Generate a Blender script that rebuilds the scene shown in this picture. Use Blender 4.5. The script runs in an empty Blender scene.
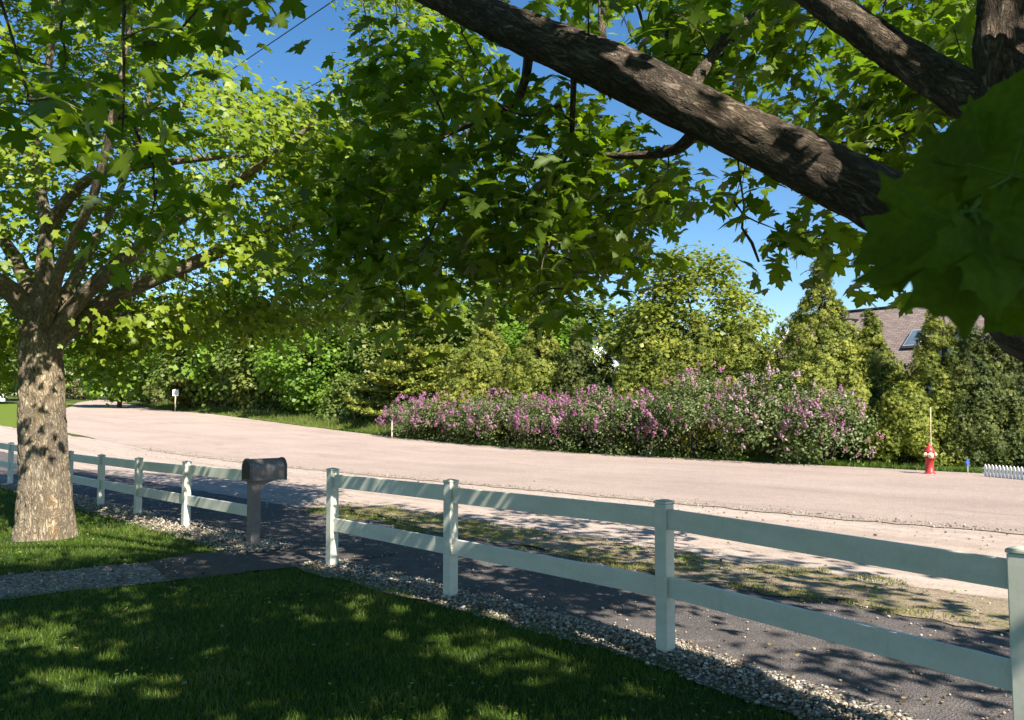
import bpy, bmesh, math, random
import numpy as np
from mathutils import Vector, Matrix, noise as mnoise

R = math.radians
scene = bpy.context.scene
COL = scene.collection

# ------------------------------------------------------------------ camera frame (metres, camera above the origin)
FPX, CAMZ = 835.0, 1.7
PITCH = math.atan(50 / FPX)


def ray(px, py):
    cx, cy = (px - 512) / FPX, (360 - py) / FPX
    c, s = math.cos(PITCH), math.sin(PITCH)
    return np.array([cx, c - s * cy, s + c * cy])


def P(px, py, d):
    """point seen at photo position px,py at distance d along +Y"""
    v = ray(px, py)
    v = v * (d / v[1])
    return np.array([v[0], v[1], v[2] + CAMZ])


def project(pts):
    pts = np.asarray(pts, float)
    x, y, z = pts[..., 0], pts[..., 1], pts[..., 2] - CAMZ
    c, s = math.cos(PITCH), math.sin(PITCH)
    f = y * c + z * s
    u = -y * s + z * c
    f = np.where(np.abs(f) < 1e-6, 1e-6, f)
    return 512 + FPX * x / f, 360 - FPX * u / f, f


def terrain(x, y):
    x = np.asarray(x, float); y = np.asarray(y, float)
    s = -.62 * x + .785 * y
    t = np.clip((s - 22) / 60, 0, 1)
    z = 1.6 * t * t * (3 - 2 * t) + .03 * np.clip(s - 78, 0, 90)
    return z


def G(px, py):
    """ground point seen at photo position"""
    z = 0.0
    v = ray(px, py)
    p = None
    for _ in range(60):
        k = (z - CAMZ) / v[2] if abs(v[2]) > 1e-5 else 1e3
        if k < 0: k = 100.0
        k = min(k, 150)
        p = np.array([v[0] * k, v[1] * k])
        z = .6 * z + .4 * float(terrain(p[0], p[1]))
    return np.array([p[0], p[1], float(terrain(p[0], p[1]))])


P1 = np.array([-1.95, 9.15])
A = np.array([-.684, .729]); A = A / np.linalg.norm(A)
N = np.array([-A[1] * -1, -A[0]])  # right-hand normal, towards the road
N = np.array([A[1], -A[0]])


def FP(t, n, dz=0.0):
    """point in the fence frame: t along the fence (away), n across (towards the road)"""
    q = P1 + A * t + N * n
    return np.array([q[0], q[1], float(terrain(q[0], q[1])) + dz])


def tn(x, y):
    dx, dy = np.asarray(x) - P1[0], np.asarray(y) - P1[1]
    return dx * A[0] + dy * A[1], dx * N[0] + dy * N[1]


# ------------------------------------------------------------------ scene-graph helpers
def tag(o, label=None, cat=None, group=None, kind=None):
    if label: o['label'] = label
    if cat: o['category'] = cat
    if group: o['group'] = group
    if kind: o['kind'] = kind
    return o


def empty(name, loc, label, cat, group=None, rz=0.0):
    o = bpy.data.objects.new(name, None)
    COL.objects.link(o)
    o.location = loc
    o.rotation_euler = (0, 0, rz)
    o.empty_display_size = .2
    return tag(o, label, cat, group)


def link(name, me, mat=None, parent=None, mats=None):
    o = bpy.data.objects.new(name, me)
    COL.objects.link(o)
    for m in (mats or ([mat] if mat else [])):
        me.materials.append(m)
    if parent is not None:
        o.parent = parent
    return o


def copy_tree(root, loc, rz=0.0, sc=1.0, label=None, name=None):
    r = root.copy(); COL.objects.link(r)
    r.location = loc; r.rotation_euler = (0, 0, rz)
    r.scale = sc if hasattr(sc, '__len__') else (sc, sc, sc)
    if label: r['label'] = label
    for ch in list(root.children):
        c = ch.copy(); COL.objects.link(c); c.parent = r
        for g in list(ch.children):
            d = g.copy(); COL.objects.link(d); d.parent = c
    return r


def arr_mesh(name, V, Fs, attrs=None, smooth=False):
    V = np.ascontiguousarray(V, dtype=np.float32); Fs = np.ascontiguousarray(Fs, dtype=np.int32)
    me = bpy.data.meshes.new(name)
    me.vertices.add(len(V)); me.vertices.foreach_set('co', V.ravel())
    m, k = Fs.shape
    me.loops.add(m * k); me.loops.foreach_set('vertex_index', Fs.ravel())
    me.polygons.add(m)
    me.polygons.foreach_set('loop_start', np.arange(0, m * k, k, dtype=np.int32))
    me.polygons.foreach_set('loop_total', np.full(m, k, dtype=np.int32))
    if smooth:
        me.polygons.foreach_set('use_smooth', np.ones(m, dtype=bool))
    for an, (tp, data) in (attrs or {}).items():
        a = me.attributes.new(an, tp, 'POINT')
        a.data.foreach_set('value' if tp == 'FLOAT' else 'vector', np.ascontiguousarray(data, dtype=np.float32).ravel())
    me.update(calc_edges=True)
    me.validate()
    return me


class MB:
    """collects polygons for ONE mesh"""
    def __init__(s):
        s.v = []; s.f = []; s.mi = []; s.sm = []; s.bk = []

    def add(s, vs, fs, mi=0, smooth=False, bk=None):
        o = len(s.v)
        s.v += [tuple(map(float, q)) for q in vs]
        s.bk += [tuple(map(float, q)) for q in (bk if bk is not None else vs)]
        for f in fs:
            s.f.append([i + o for i in f]); s.mi.append(mi); s.sm.append(smooth)

    def box(s, c, size, ax=None, mi=0, bev=0.0):
        """box centred at c, ax: three axis vectors"""
        ax = ax or (np.array([1, 0, 0.]), np.array([0, 1., 0]), np.array([0, 0, 1.]))
        hx, hy, hz = [q / 2 for q in size]
        c = np.asarray(c, float)
        if bev <= 0:
            vs = []
            for sx in (-1, 1):
                for sy in (-1, 1):
                    for sz in (-1, 1):
                        vs.append(c + ax[0] * hx * sx + ax[1] * hy * sy + ax[2] * hz * sz)
            fs = [(0, 1, 3, 2), (4, 6, 7, 5), (0, 4, 5, 1), (2, 3, 7, 6), (0, 2, 6, 4), (1, 5, 7, 3)]
            s.add(vs, fs, mi)
            return
        b = min(bev, hx * .9, hy * .9, hz * .9)
        bm = bmesh.new()
        bmesh.ops.create_cube(bm, size=1)
        for v in bm.verts:
            v.co = Vector((v.co.x * 2 * hx, v.co.y * 2 * hy, v.co.z * 2 * hz))
        bmesh.ops.bevel(bm, geom=list(bm.edges), offset=b, segments=2, affect='EDGES', profile=.6)
        bm.verts.index_update()
        vs = [c + ax[0] * v.co.x + ax[1] * v.co.y + ax[2] * v.co.z for v in bm.verts]
        fs = [[v.index for v in f.verts] for f in bm.faces]
        bm.free()
        s.add(vs, fs, mi)

    def prism(s, prof, o, u, v, w, length, mi=0, smooth=False, caps=True):
        """2-D profile (a,b) in plane u,v at origin o, extruded along w"""
        o, u, v, w = [np.asarray(q, float) for q in (o, u, v, w)]
        n = len(prof)
        vs = [o + u * a + v * b for a, b in prof] + [o + u * a + v * b + w * length for a, b in prof]
        fs = [(i, (i + 1) % n, n + (i + 1) % n, n + i) for i in range(n)]
        s.add(vs, fs, mi, smooth)
        if caps:
            s.add(vs[:n], [list(range(n))[::-1]], mi); s.add(vs[n:], [list(range(n))], mi)

    def lathe(s, prof, o, axis=(0, 0, 1), seg=20, mi=0, smooth=True):
        o = np.asarray(o, float); ax = np.asarray(axis, float); ax /= np.linalg.norm(ax)
        t = np.array([1, 0, 0.]) if abs(ax[0]) < .9 else np.array([0, 1., 0])
        u = np.cross(ax, t); u /= np.linalg.norm(u); v = np.cross(ax, u)
        vs = []
        for r, h in prof:
            for k in range(seg):
                a = 2 * math.pi * k / seg
                vs.append(o + ax * h + (u * math.cos(a) + v * math.sin(a)) * r)
        fs = []
        for i in range(len(prof) - 1):
            for k in range(seg):
                k2 = (k + 1) % seg
                fs.append((i * seg + k, i * seg + k2, (i + 1) * seg + k2, (i + 1) * seg + k))
        fs.append(list(range(seg))[::-1]); fs.append([(len(prof) - 1) * seg + k for k in range(seg)])
        s.add(vs, fs, mi, smooth)

    def tube(s, pts, rad, sides=8, mi=0, disp=0.0, dfreq=(5, 1.3), seed=0.0, step=None, flare=None):
        pts = np.asarray(pts, float); rad = np.asarray(rad, float)
        if step:
            pts, rad = resample(pts, rad, step)
        n = len(pts)
        T = np.gradient(pts, axis=0); T /= np.linalg.norm(T, axis=1)[:, None] + 1e-9
        ref = np.array([0, 0, 1.]) if abs(T[0][2]) < .9 else np.array([1., 0, 0])
        u = np.cross(T[0], ref); u /= np.linalg.norm(u)
        vs = []; bk = []; L = seed * 7.3
        for i in range(n):
            u = u - T[i] * np.dot(u, T[i]); u /= np.linalg.norm(u) + 1e-9
            w = np.cross(T[i], u)
            if i: L += np.linalg.norm(pts[i] - pts[i - 1])
            for k in range(sides):
                a = 2 * math.pi * k / sides
                ca, sa = math.cos(a), math.sin(a)
                r = rad[i]
                if disp:
                    q = Vector((ca * dfreq[0] * max(.12, rad[0]) * 2 + seed, sa * dfreq[0] * max(.12, rad[0]) * 2, L * dfreq[1]))
                    lump = mnoise.noise(Vector((ca * 1.1 + seed, sa * 1.1, L * .9)))
                    rid = 1 - abs(mnoise.noise(q * 2.2)) * 2
                    r = r * (1 + (.10 if sides > 50 else .17) * lump) + disp * (rid - .5)
                if flare: r *= 1 + flare(i / (n - 1), a)
                vs.append(pts[i] + (u * ca + w * sa) * r)
                bk.append((ca * rad[i], sa * rad[i], L))
        fs = []
        for i in range(n - 1):
            for k in range(sides):
                k2 = (k + 1) % sides
                fs.append((i * sides + k, i * sides + k2, (i + 1) * sides + k2, (i + 1) * sides + k))
        fs.append([(n - 1) * sides + k for k in range(sides)])
        s.add(vs, fs, mi, True, bk)

    def mesh(s, name, bark=False):
        me = bpy.data.meshes.new(name)
        me.from_pydata(s.v, [], s.f)
        me.polygons.foreach_set('material_index', np.array(s.mi, dtype=np.int32))
        me.polygons.foreach_set('use_smooth', np.array(s.sm, dtype=bool))
        if bark:
            a = me.attributes.new('barkco', 'FLOAT_VECTOR', 'POINT')
            a.data.foreach_set('vector', np.array(s.bk, dtype=np.float32).ravel())
        me.update()
        return me

    def build(s, name, mat, parent=None, bark=False):
        return link(name, s.mesh(name, bark), parent=parent, mats=mat if isinstance(mat, (list, tuple)) else [mat])


def resample(pts, rad, step):
    pts = np.asarray(pts, float); rad = np.asarray(rad, float)
    out = []; ro = []
    n = len(pts)
    for i in range(n - 1):
        p0 = pts[max(i - 1, 0)]; p1 = pts[i]; p2 = pts[i + 1]; p3 = pts[min(i + 2, n - 1)]
        k = max(2, int(np.linalg.norm(p2 - p1) / step))
        for j in range(k):
            t = j / k
            q = .5 * ((2 * p1) + (-p0 + p2) * t + (2 * p0 - 5 * p1 + 4 * p2 - p3) * t * t + (-p0 + 3 * p1 - 3 * p2 + p3) * t ** 3)
            out.append(q); ro.append(rad[i] * (1 - t) + rad[i + 1] * t)
    out.append(pts[-1]); ro.append(rad[-1])
    return np.array(out), np.array(ro)


# ------------------------------------------------------------------ materials
class NT:
    def __init__(s, name):
        s.m = bpy.data.materials.new(name); s.m.use_nodes = True
        s.t = s.m.node_tree; s.n = s.t.nodes; s.n.clear()
        s.out = s.n.new('ShaderNodeOutputMaterial')

    def node(s, tp, **kw):
        q = s.n.new(tp)
        for k, v in kw.items():
            setattr(q, k, v)
        return q

    def l(s, a, b): s.t.links.new(a, b)

    def noise(s, scale, detail=4, rough=.6, vec=None, dist=0.0):
        q = s.node('ShaderNodeTexNoise')
        q.inputs['Scale'].default_value = scale; q.inputs['Detail'].default_value = detail
        q.inputs['Roughness'].default_value = rough; q.inputs['Distortion'].default_value = dist
        if vec is not None: s.l(vec, q.inputs['Vector'])
        return q.outputs['Fac']

    def voro(s, scale, vec=None, feature='F1', out='Distance', rnd=1.0):
        q = s.node('ShaderNodeTexVoronoi', feature=feature)
        q.inputs['Scale'].default_value = scale
        q.inputs['Randomness'].default_value = rnd
        if vec is not None: s.l(vec, q.inputs['Vector'])
        return q.outputs[out]

    def ramp(s, fac, stops, interp='LINEAR'):
        q = s.node('ShaderNodeValToRGB')
        q.color_ramp.interpolation = interp
        e = q.color_ramp.elements
        while len(e) < len(stops): e.new(.5)
        for i, (p, c) in enumerate(stops):
            e[i].position = p
            e[i].color = (c[0], c[1], c[2], 1) if hasattr(c, '__len__') else (c, c, c, 1)
        s.l(fac, q.inputs['Fac'])
        return q.outputs['Color']

    def mix(s, fac, a, b, mode='MIX'):
        q = s.node('ShaderNodeMix', data_type='RGBA', blend_type=mode)
        for sock, v in ((q.inputs[0], fac), (q.inputs[6], a), (q.inputs[7], b)):
            if hasattr(v, 'is_linked') or hasattr(v, 'links'):
                s.l(v, sock)
            elif hasattr(v, '__len__'):
                sock.default_value = (v[0], v[1], v[2], 1)
            else:
                sock.default_value = v
        return q.outputs[2]

    def math(s, op, a, b=None, clamp=False):
        q = s.node('ShaderNodeMath', operation=op, use_clamp=clamp)
        for i, v in enumerate((a, b)):
            if v is None: continue
            if hasattr(v, 'links'): s.l(v, q.inputs[i])
            else: q.inputs[i].default_value = v
        return q.outputs[0]

    def mapping(s, vec, scale=(1, 1, 1), loc=(0, 0, 0), rot=(0, 0, 0)):
        q = s.node('ShaderNodeMapping')
        q.inputs['Scale'].default_value = scale; q.inputs['Location'].default_value = loc; q.inputs['Rotation'].default_value = rot
        s.l(vec, q.inputs['Vector'])
        return q.outputs[0]

    def pos(s): return s.node('ShaderNodeNewGeometry').outputs['Position']
    def obj(s): return s.node('ShaderNodeTexCoord').outputs['Object']
    def attr(s, name, out='Fac'):
        q = s.node('ShaderNodeAttribute', attribute_name=name)
        return q.outputs[out]
    def island(s): return s.node('ShaderNodeNewGeometry').outputs['Random Per Island']

    def bump(s, h, strength=.5, dist=.02, normal=None):
        q = s.node('ShaderNodeBump')
        q.inputs['Strength'].default_value = strength; q.inputs['Distance'].default_value = dist
        s.l(h, q.inputs['Height'])
        if normal is not None: s.l(normal, q.inputs['Normal'])
        return q.outputs[0]

    def principled(s, color, rough=.7, normal=None, spec=.4, metal=0.0):
        q = s.node('ShaderNodeBsdfPrincipled')
        if hasattr(color, 'links'): s.l(color, q.inputs['Base Color'])
        else: q.inputs['Base Color'].default_value = (*color, 1)
        if hasattr(rough, 'links'): s.l(rough, q.inputs['Roughness'])
        else: q.inputs['Roughness'].default_value = rough
        q.inputs['Specular IOR Level'].default_value = spec
        q.inputs['Metallic'].default_value = metal
        if normal is not None: s.l(normal, q.inputs['Normal'])
        return q.outputs[0]

    def done(s, sh):
        s.l(sh, s.out.inputs['Surface'])
        return s.m


def leaf_mat(name, stops, trans, tfac=.42, rough=.45, spec=.35):
    """stops: colours over the per-leaf tint; trans: factor colour for light shining through"""
    k = NT(name)
    t = k.attr('tint')
    c = k.ramp(t, stops)
    if name == 'hero_leaf':
        c = k.mix(.6, c, k.ramp(k.noise(110, 4, .65, k.pos()), [(.3, (.55, .6, .5)), (.7, (1.35, 1.25, 1.1))]), 'MULTIPLY')
    c = k.mix(.35, c, k.ramp(k.noise(9, 2, .5, k.pos()), [(.3, (.55, .6, .5)), (.7, (1.25, 1.2, 1.1))]), 'MULTIPLY')
    tc = k.mix(1.0, c, trans, 'MULTIPLY')
    d = k.principled(c, rough, None, spec)
    tr = k.node('ShaderNodeBsdfTranslucent'); k.l(tc, tr.inputs['Color'])
    mx = k.node('ShaderNodeMixShader'); mx.inputs[0].default_value = tfac
    k.l(d, mx.inputs[1]); k.l(tr.outputs[0], mx.inputs[2])
    return k.done(mx.outputs[0])


M = {}
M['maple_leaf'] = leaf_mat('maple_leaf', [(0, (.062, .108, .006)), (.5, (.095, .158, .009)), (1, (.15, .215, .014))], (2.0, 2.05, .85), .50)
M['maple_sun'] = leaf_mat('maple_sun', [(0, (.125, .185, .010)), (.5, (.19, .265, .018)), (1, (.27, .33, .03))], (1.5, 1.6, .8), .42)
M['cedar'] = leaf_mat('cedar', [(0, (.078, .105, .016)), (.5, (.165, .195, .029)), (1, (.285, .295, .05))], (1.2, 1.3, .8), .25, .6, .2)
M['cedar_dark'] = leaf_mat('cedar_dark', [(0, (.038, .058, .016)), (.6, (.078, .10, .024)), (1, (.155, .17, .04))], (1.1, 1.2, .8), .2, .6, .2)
M['birch_leaf'] = leaf_mat('birch_leaf', [(0, (.12, .155, .018)), (.5, (.205, .24, .028)), (1, (.29, .30, .045))], (1.3, 1.4, .8), .4)
M['bright_leaf'] = leaf_mat('bright_leaf', [(0, (.085, .165, .014)), (.5, (.145, .245, .025)), (1, (.21, .31, .04))], (1.4, 1.6, .9), .4)
M['wood_leaf'] = leaf_mat('wood_leaf', [(0, (.06, .10, .016)), (.5, (.115, .165, .028)), (1, (.185, .215, .05))], (1.3, 1.5, .9), .35)
M['shrub_leaf'] = leaf_mat('shrub_leaf', [(0, (.095, .10, .04)), (.5, (.18, .175, .07)), (1, (.28, .24, .13))], (1.2, 1.2, .9), .3)
M['pine'] = leaf_mat('pine', [(0, (.10, .145, .024)), (.5, (.205, .245, .04)), (1, (.30, .31, .06))], (1.1, 1.2, .8), .25, .55, .25)
M['lilac_leaf'] = leaf_mat('lilac_leaf', [(0, (.065, .105, .026)), (.5, (.125, .165, .05)), (1, (.21, .225, .105))], (1.2, 1.4, .8), .3)
M['lilac_flower'] = leaf_mat('lilac_flower', [(0, (.26, .07, .20)), (.3, (.40, .155, .29)), (.65, (.46, .245, .345)), (1, (.50, .36, .40))], (1.1, 1, 1.1), .3, .7, .1)


def bark(name, c0, c1, c2, stain=None, scale=1.0, bstr=.9):
    k = NT(name)
    b = k.attr('barkco', 'Vector')
    st = k.mapping(b, (9 * scale, 9 * scale, 2.5 * scale))
    n1 = k.noise(1.7, 6, .62, st, 1.2)
    n3 = k.noise(1.0, 5, .6, k.mapping(b, (15 * scale, 15 * scale, 4.6 * scale), (3, 1, 7)), 2.2)
    crack = k.math('MULTIPLY', k.math('ABSOLUTE', k.math('SUBTRACT', n3, .5)), 7.0, True)
    n2 = k.noise(32, 5, .7, k.mapping(b, (1, 1, .5)))
    plate = k.ramp(crack, [(0.0, 0), (.75, 1)])
    h = k.math('ADD', k.math('MULTIPLY', plate, .55), k.math('ADD', k.math('MULTIPLY', n1, 1.1), k.math('MULTIPLY', n2, .35)))
    c = k.ramp(k.math('ADD', k.math('MULTIPLY', n1, .75), k.math('MULTIPLY', n2, .25)), [(.30, c0), (.5, c1), (.68, c2)])
    c = k.mix(k.math('MULTIPLY', k.math('SUBTRACT', 1.0, plate), .6), c, tuple(q * .4 for q in c0))
    big = k.ramp(k.noise(1.3, 3, .5, b), [(.35, (.75, .75, .78)), (.65, (1.15, 1.1, 1.0))])
    c = k.mix(.8, c, big, 'MULTIPLY')
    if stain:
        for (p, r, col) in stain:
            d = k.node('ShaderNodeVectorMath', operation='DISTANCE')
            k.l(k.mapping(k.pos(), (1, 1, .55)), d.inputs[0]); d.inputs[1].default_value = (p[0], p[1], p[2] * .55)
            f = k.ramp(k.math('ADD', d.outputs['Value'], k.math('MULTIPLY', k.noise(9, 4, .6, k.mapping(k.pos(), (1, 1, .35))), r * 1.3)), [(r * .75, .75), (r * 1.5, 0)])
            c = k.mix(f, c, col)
    nm = k.bump(h, bstr, .03)
    return k.done(k.principled(c, .92, nm, .15))


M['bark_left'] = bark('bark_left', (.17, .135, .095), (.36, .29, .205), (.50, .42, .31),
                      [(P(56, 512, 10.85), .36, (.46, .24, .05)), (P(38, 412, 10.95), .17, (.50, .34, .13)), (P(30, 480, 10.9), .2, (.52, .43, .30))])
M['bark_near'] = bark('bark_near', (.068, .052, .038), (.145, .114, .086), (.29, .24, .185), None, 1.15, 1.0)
M['bark_far'] = bark('bark_far', (.05, .04, .032), (.11, .09, .07), (.2, .17, .14))
M['twig'] = NT('twig'); M['twig'] = M['twig'].done(M['twig'].principled((.06, .045, .035), .85, None, .2))


def ground_mat():
    k = NT('ground')
    p = k.pos()
    c = k.ramp(k.noise(.8, 6, .65, p), [(.3, (.045, .065, .015)), (.55, (.075, .10, .022)), (.75, (.12, .13, .04))])
    return k.done(k.principled(c, .95, k.bump(k.noise(30, 4, .7, p), .6, .03), .1))


def lawn_mat():
    k = NT('lawn')
    p = k.pos()
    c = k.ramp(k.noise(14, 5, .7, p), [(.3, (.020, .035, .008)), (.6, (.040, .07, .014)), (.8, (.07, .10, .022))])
    return k.done(k.principled(c, .95, k.bump(k.noise(60, 4, .7, p), .8, .03), .1))


def road_mat():
    k = NT('road')
    p = k.pos()
    al = k.mapping(p, (1, 1, 1), (0, 0, 0), (0, 0, math.atan2(-A[1], A[0])))
    wear = k.math('ADD', k.math('MULTIPLY', k.noise(1.0, 4, .55, k.mapping(al, (.035, .75, 1))), .7), k.math('MULTIPLY', k.noise(.45, 5, .65, p), .3))
    c = k.ramp(wear, [(.3, (.355, .282, .238)), (.5, (.41, .326, .278)), (.72, (.44, .356, .308))])
    sp = k.noise(190, 2, .6, p)
    c = k.mix(.7, c, k.ramp(sp, [(.3, (.55, .52, .5)), (.5, (.98, .97, .96)), (.72, (1.35, 1.33, 1.3))]), 'MULTIPLY')
    gr = k.noise(24, 3, .75, p)
    c = k.mix(.8, c, k.ramp(gr, [(.32, (.72, .70, .69)), (.5, (1, 1, 1)), (.68, (1.22, 1.21, 1.2))]), 'MULTIPLY')
    mid = k.noise(5, 6, .75, p)
    c = k.mix(.6, c, k.ramp(mid, [(.3, (.84, .82, .8)), (.7, (1.1, 1.1, 1.1))]), 'MULTIPLY')
    big = k.noise(.35, 3, .5, p)
    c = k.mix(.5, c, k.ramp(big, [(.35, (.86, .85, .85)), (.65, (1.08, 1.07, 1.06))]), 'MULTIPLY')
    stain = k.ramp(k.noise(.9, 5, .7, k.mapping(al, (.25, 1, 1), (7, 3, 0)), .6), [(.56, 0), (.66, .35)])
    c = k.mix(stain, c, (.21, .165, .14))
    nm = k.bump(k.math('ADD', sp, k.math('MULTIPLY', gr, 2.2)), .9, .014)
    return k.done(k.principled(c, .95, nm, .12))


def shoulder_mat():
    k = NT('shoulder')
    p = k.pos()
    al = k.mapping(p, (1, 1, 1), (0, 0, 0), (0, 0, math.atan2(-A[1], A[0])))
    tr = k.noise(1.0, 5, .6, k.mapping(al, (.07, 2.2, 1)))
    c = k.ramp(tr, [(.32, (.33, .262, .212)), (.5, (.41, .33, .275)), (.7, (.46, .38, .325))])
    c = k.mix(.7, c, k.ramp(k.noise(3.2, 6, .7, p), [(.3, (.72, .70, .68)), (.62, (1.08, 1.08, 1.08))]), 'MULTIPLY')
    gr = k.noise(28, 4, .75, p)
    c = k.mix(.8, c, k.ramp(gr, [(.32, (.72, .70, .69)), (.5, (1, 1, 1)), (.68, (1.2, 1.19, 1.18))]), 'MULTIPLY')
    sp = k.noise(140, 2, .6, p)
    c = k.mix(.6, c, k.ramp(sp, [(.3, (.62, .6, .58)), (.55, (1, 1, 1)), (.75, (1.3, 1.28, 1.26))]), 'MULTIPLY')
    nm = k.bump(k.math('ADD', k.math('MULTIPLY', sp, .5), k.noise(12, 5, .6, p)), .6, .02)
    return k.done(k.principled(c, .95, nm, .1))


def path_mat(name, base, var=1.0):
    k = NT(name)
    p = k.pos()
    sp = k.noise(150, 2, .65, p)
    c = k.ramp(sp, [(.28, tuple(q * .5 for q in base)), (.5, base), (.72, tuple(q * 1.9 for q in base))])
    c = k.mix(.7, c, k.ramp(k.noise(2.2, 6, .7, p), [(.3, (.72, .72, .74)), (.65, (1.2, 1.17, 1.12))]), 'MULTIPLY')
    v = k.voro(70, p)
    dust = k.ramp(k.noise(5, 6, .75, p), [(.55, 0), (.72, .5)])
    c = k.mix(dust, c, (.34, .28, .23))
    nm = k.bump(k.math('ADD', sp, v), .8, .012)
    return k.done(k.principled(c, .92, nm, .2))


def gravel_mat():
    k = NT('gravel')
    p = k.pos()
    cr = k.node('ShaderNodeTexVoronoi'); cr.inputs['Scale'].default_value = 34; k.l(p, cr.inputs['Vector'])
    sep = k.node('ShaderNodeSeparateColor'); k.l(cr.outputs['Color'], sep.inputs[0])
    c = k.ramp(sep.outputs[0], [(0, (.09, .075, .06)), (.4, (.19, .165, .14)), (.8, (.30, .27, .235)), (1, (.45, .42, .38))])
    h = k.ramp(cr.outputs['Distance'], [(0, 1), (.7, 0)])
    c = k.mix(k.ramp(cr.outputs['Distance'], [(.45, 0), (.75, .8)]), c, (.09, .075, .06))
    return k.done(k.principled(c, .85, k.bump(h, 1.0, .02), .25))


def pebble_mat():
    k = NT('pebble')
    t = k.attr('tint')
    c = k.ramp(t, [(0, (.10, .075, .05)), (.25, (.24, .19, .135)), (.5, (.38, .325, .25)), (.75, (.49, .43, .34)), (1, (.68, .64, .55))])
    c = k.mix(.6, c, k.ramp(k.noise(60, 3, .6, k.pos()), [(.3, (.7, .7, .7)), (.7, (1.15, 1.15, 1.15))]), 'MULTIPLY')
    return k.done(k.principled(c, .75, k.bump(k.noise(120, 3, .6, k.pos()), .4, .005), .3))


def verge_mat():
    k = NT('verge')
    p = k.pos()
    n = k.noise(2.4, 6, .7, p)
    c = k.ramp(n, [(.34, (.36, .28, .215)), (.52, (.30, .24, .165)), (.62, (.20, .19, .085)), (.78, (.15, .17, .05))])
    c = k.mix(.7, c, k.ramp(k.noise(60, 4, .7, p), [(.3, (.55, .52, .5)), (.7, (1.3, 1.28, 1.25))]), 'MULTIPLY')
    return k.done(k.principled(c, .95, k.bump(k.noise(40, 5, .7, p), .9, .03), .1))


def grass_mat(name, stops):
    return leaf_mat(name, stops, (1.3, 1.4, .8), .35, .5, .3)


def far_lawn_mat():
    k = NT('far_lawn')
    p = k.pos()
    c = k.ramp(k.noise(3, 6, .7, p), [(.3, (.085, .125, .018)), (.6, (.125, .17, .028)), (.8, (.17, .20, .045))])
    return k.done(k.principled(c, .95, k.bump(k.noise(25, 4, .7, p), .5, .03), .05))


M['far_lawn'] = far_lawn_mat()
M['edge'] = path_mat('road_edge', (.30, .24, .20))
M['ground'] = ground_mat(); M['lawn'] = lawn_mat(); M['road'] = road_mat(); M['shoulder'] = shoulder_mat()
M['path'] = path_mat('asphalt_path', (.105, .092, .088))
M['apron'] = path_mat('asphalt_apron', (.085, .072, .066))
M['gravel'] = gravel_mat(); M['pebble'] = pebble_mat(); M['verge'] = verge_mat()
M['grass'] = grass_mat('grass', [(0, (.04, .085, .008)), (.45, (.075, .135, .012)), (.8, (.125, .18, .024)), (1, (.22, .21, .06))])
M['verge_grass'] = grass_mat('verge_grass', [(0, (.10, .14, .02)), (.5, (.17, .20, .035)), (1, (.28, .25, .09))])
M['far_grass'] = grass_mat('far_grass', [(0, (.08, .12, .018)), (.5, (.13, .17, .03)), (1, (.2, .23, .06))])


def vinyl():
    k = NT('white_vinyl')
    p = k.obj()
    g = k.noise(2.0, 5, .65, k.mapping(p, (1, 1, 3)))
    c = k.ramp(g, [(.3, (.53, .525, .42)), (.55, (.63, .62, .51)), (.8, (.70, .69, .60))])
    c = k.mix(.45, c, k.ramp(k.noise(40, 4, .7, p), [(.3, (.82, .84, .8)), (.6, (1.0, 1.0, 1.0))]), 'MULTIPLY')
    st = k.noise(7, 6, .75, k.mapping(k.pos(), (1, 1, .35)))
    c = k.mix(k.ramp(st, [(.56, 0), (.72, .45)]), c, (.36, .38, .25))
    return k.done(k.principled(c, k.ramp(g, [(.3, .45), (.7, .3)]), None, .45))


def simple(name, col, rough=.5, spec=.4, nscale=20, var=.25, metal=0.0, bump=0.0):
    k = NT(name)
    p = k.obj()
    n = k.noise(nscale, 5, .65, p)
    c = k.ramp(n, [(.3, tuple(q * (1 - var) for q in col)), (.7, tuple(min(1, q * (1 + var)) for q in col))])
    nm = k.bump(n, bump, .005) if bump else None
    return k.done(k.principled(c, rough, nm, spec, metal))


M['vinyl'] = vinyl()
M['mailbox'] = simple('mailbox_plastic', (.145, .125, .115), .42, .5, 14, .22, 0, .15)
M['mailbox_rim'] = simple('mailbox_rim', (.085, .07, .064), .45, .4, 14, .25)
M['mailbox_dark'] = simple('mailbox_recess_shade', (.022, .018, .016), .6, .3)  # shade inside the back recess, painted as a near-black colour
M['red'] = simple('red_paint', (.42, .03, .032), .45, .45, 25, .3)
M['cream'] = simple('cream_paint', (.66, .52, .34), .5, .4, 30, .2)
M['iron'] = simple('grey_iron', (.25, .24, .23), .5, .4)
M['white'] = simple('white_paint', (.78, .78, .75), .55, .4, 8, .06)
M['signwhite'] = simple('sign_white', (.84, .85, .82), .5, .4, 6, .04)
M['wood'] = simple('weathered_wood', (.36, .26, .18), .85, .2, 12, .35, 0, .3)
M['pinkstake'] = simple('pale_stake', (.52, .38, .33), .8, .2, 12, .3)
M['blue'] = simple('blue_paint', (.04, .10, .42), .5, .4)
M['steel'] = simple('galvanised', (.45, .45, .44), .45, .5, 30, .15, .4)
M['black'] = simple('black_cable', (.02, .02, .022), .6, .3)
M['siding'] = simple('white_siding', (.74, .76, .78), .7, .3, 3, .05)
M['glass'] = simple('window_glass', (.10, .14, .18), .08, .8, 2, .2)
M['frame_dark'] = simple('dark_frame', (.05, .05, .05), .5, .4)


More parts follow.
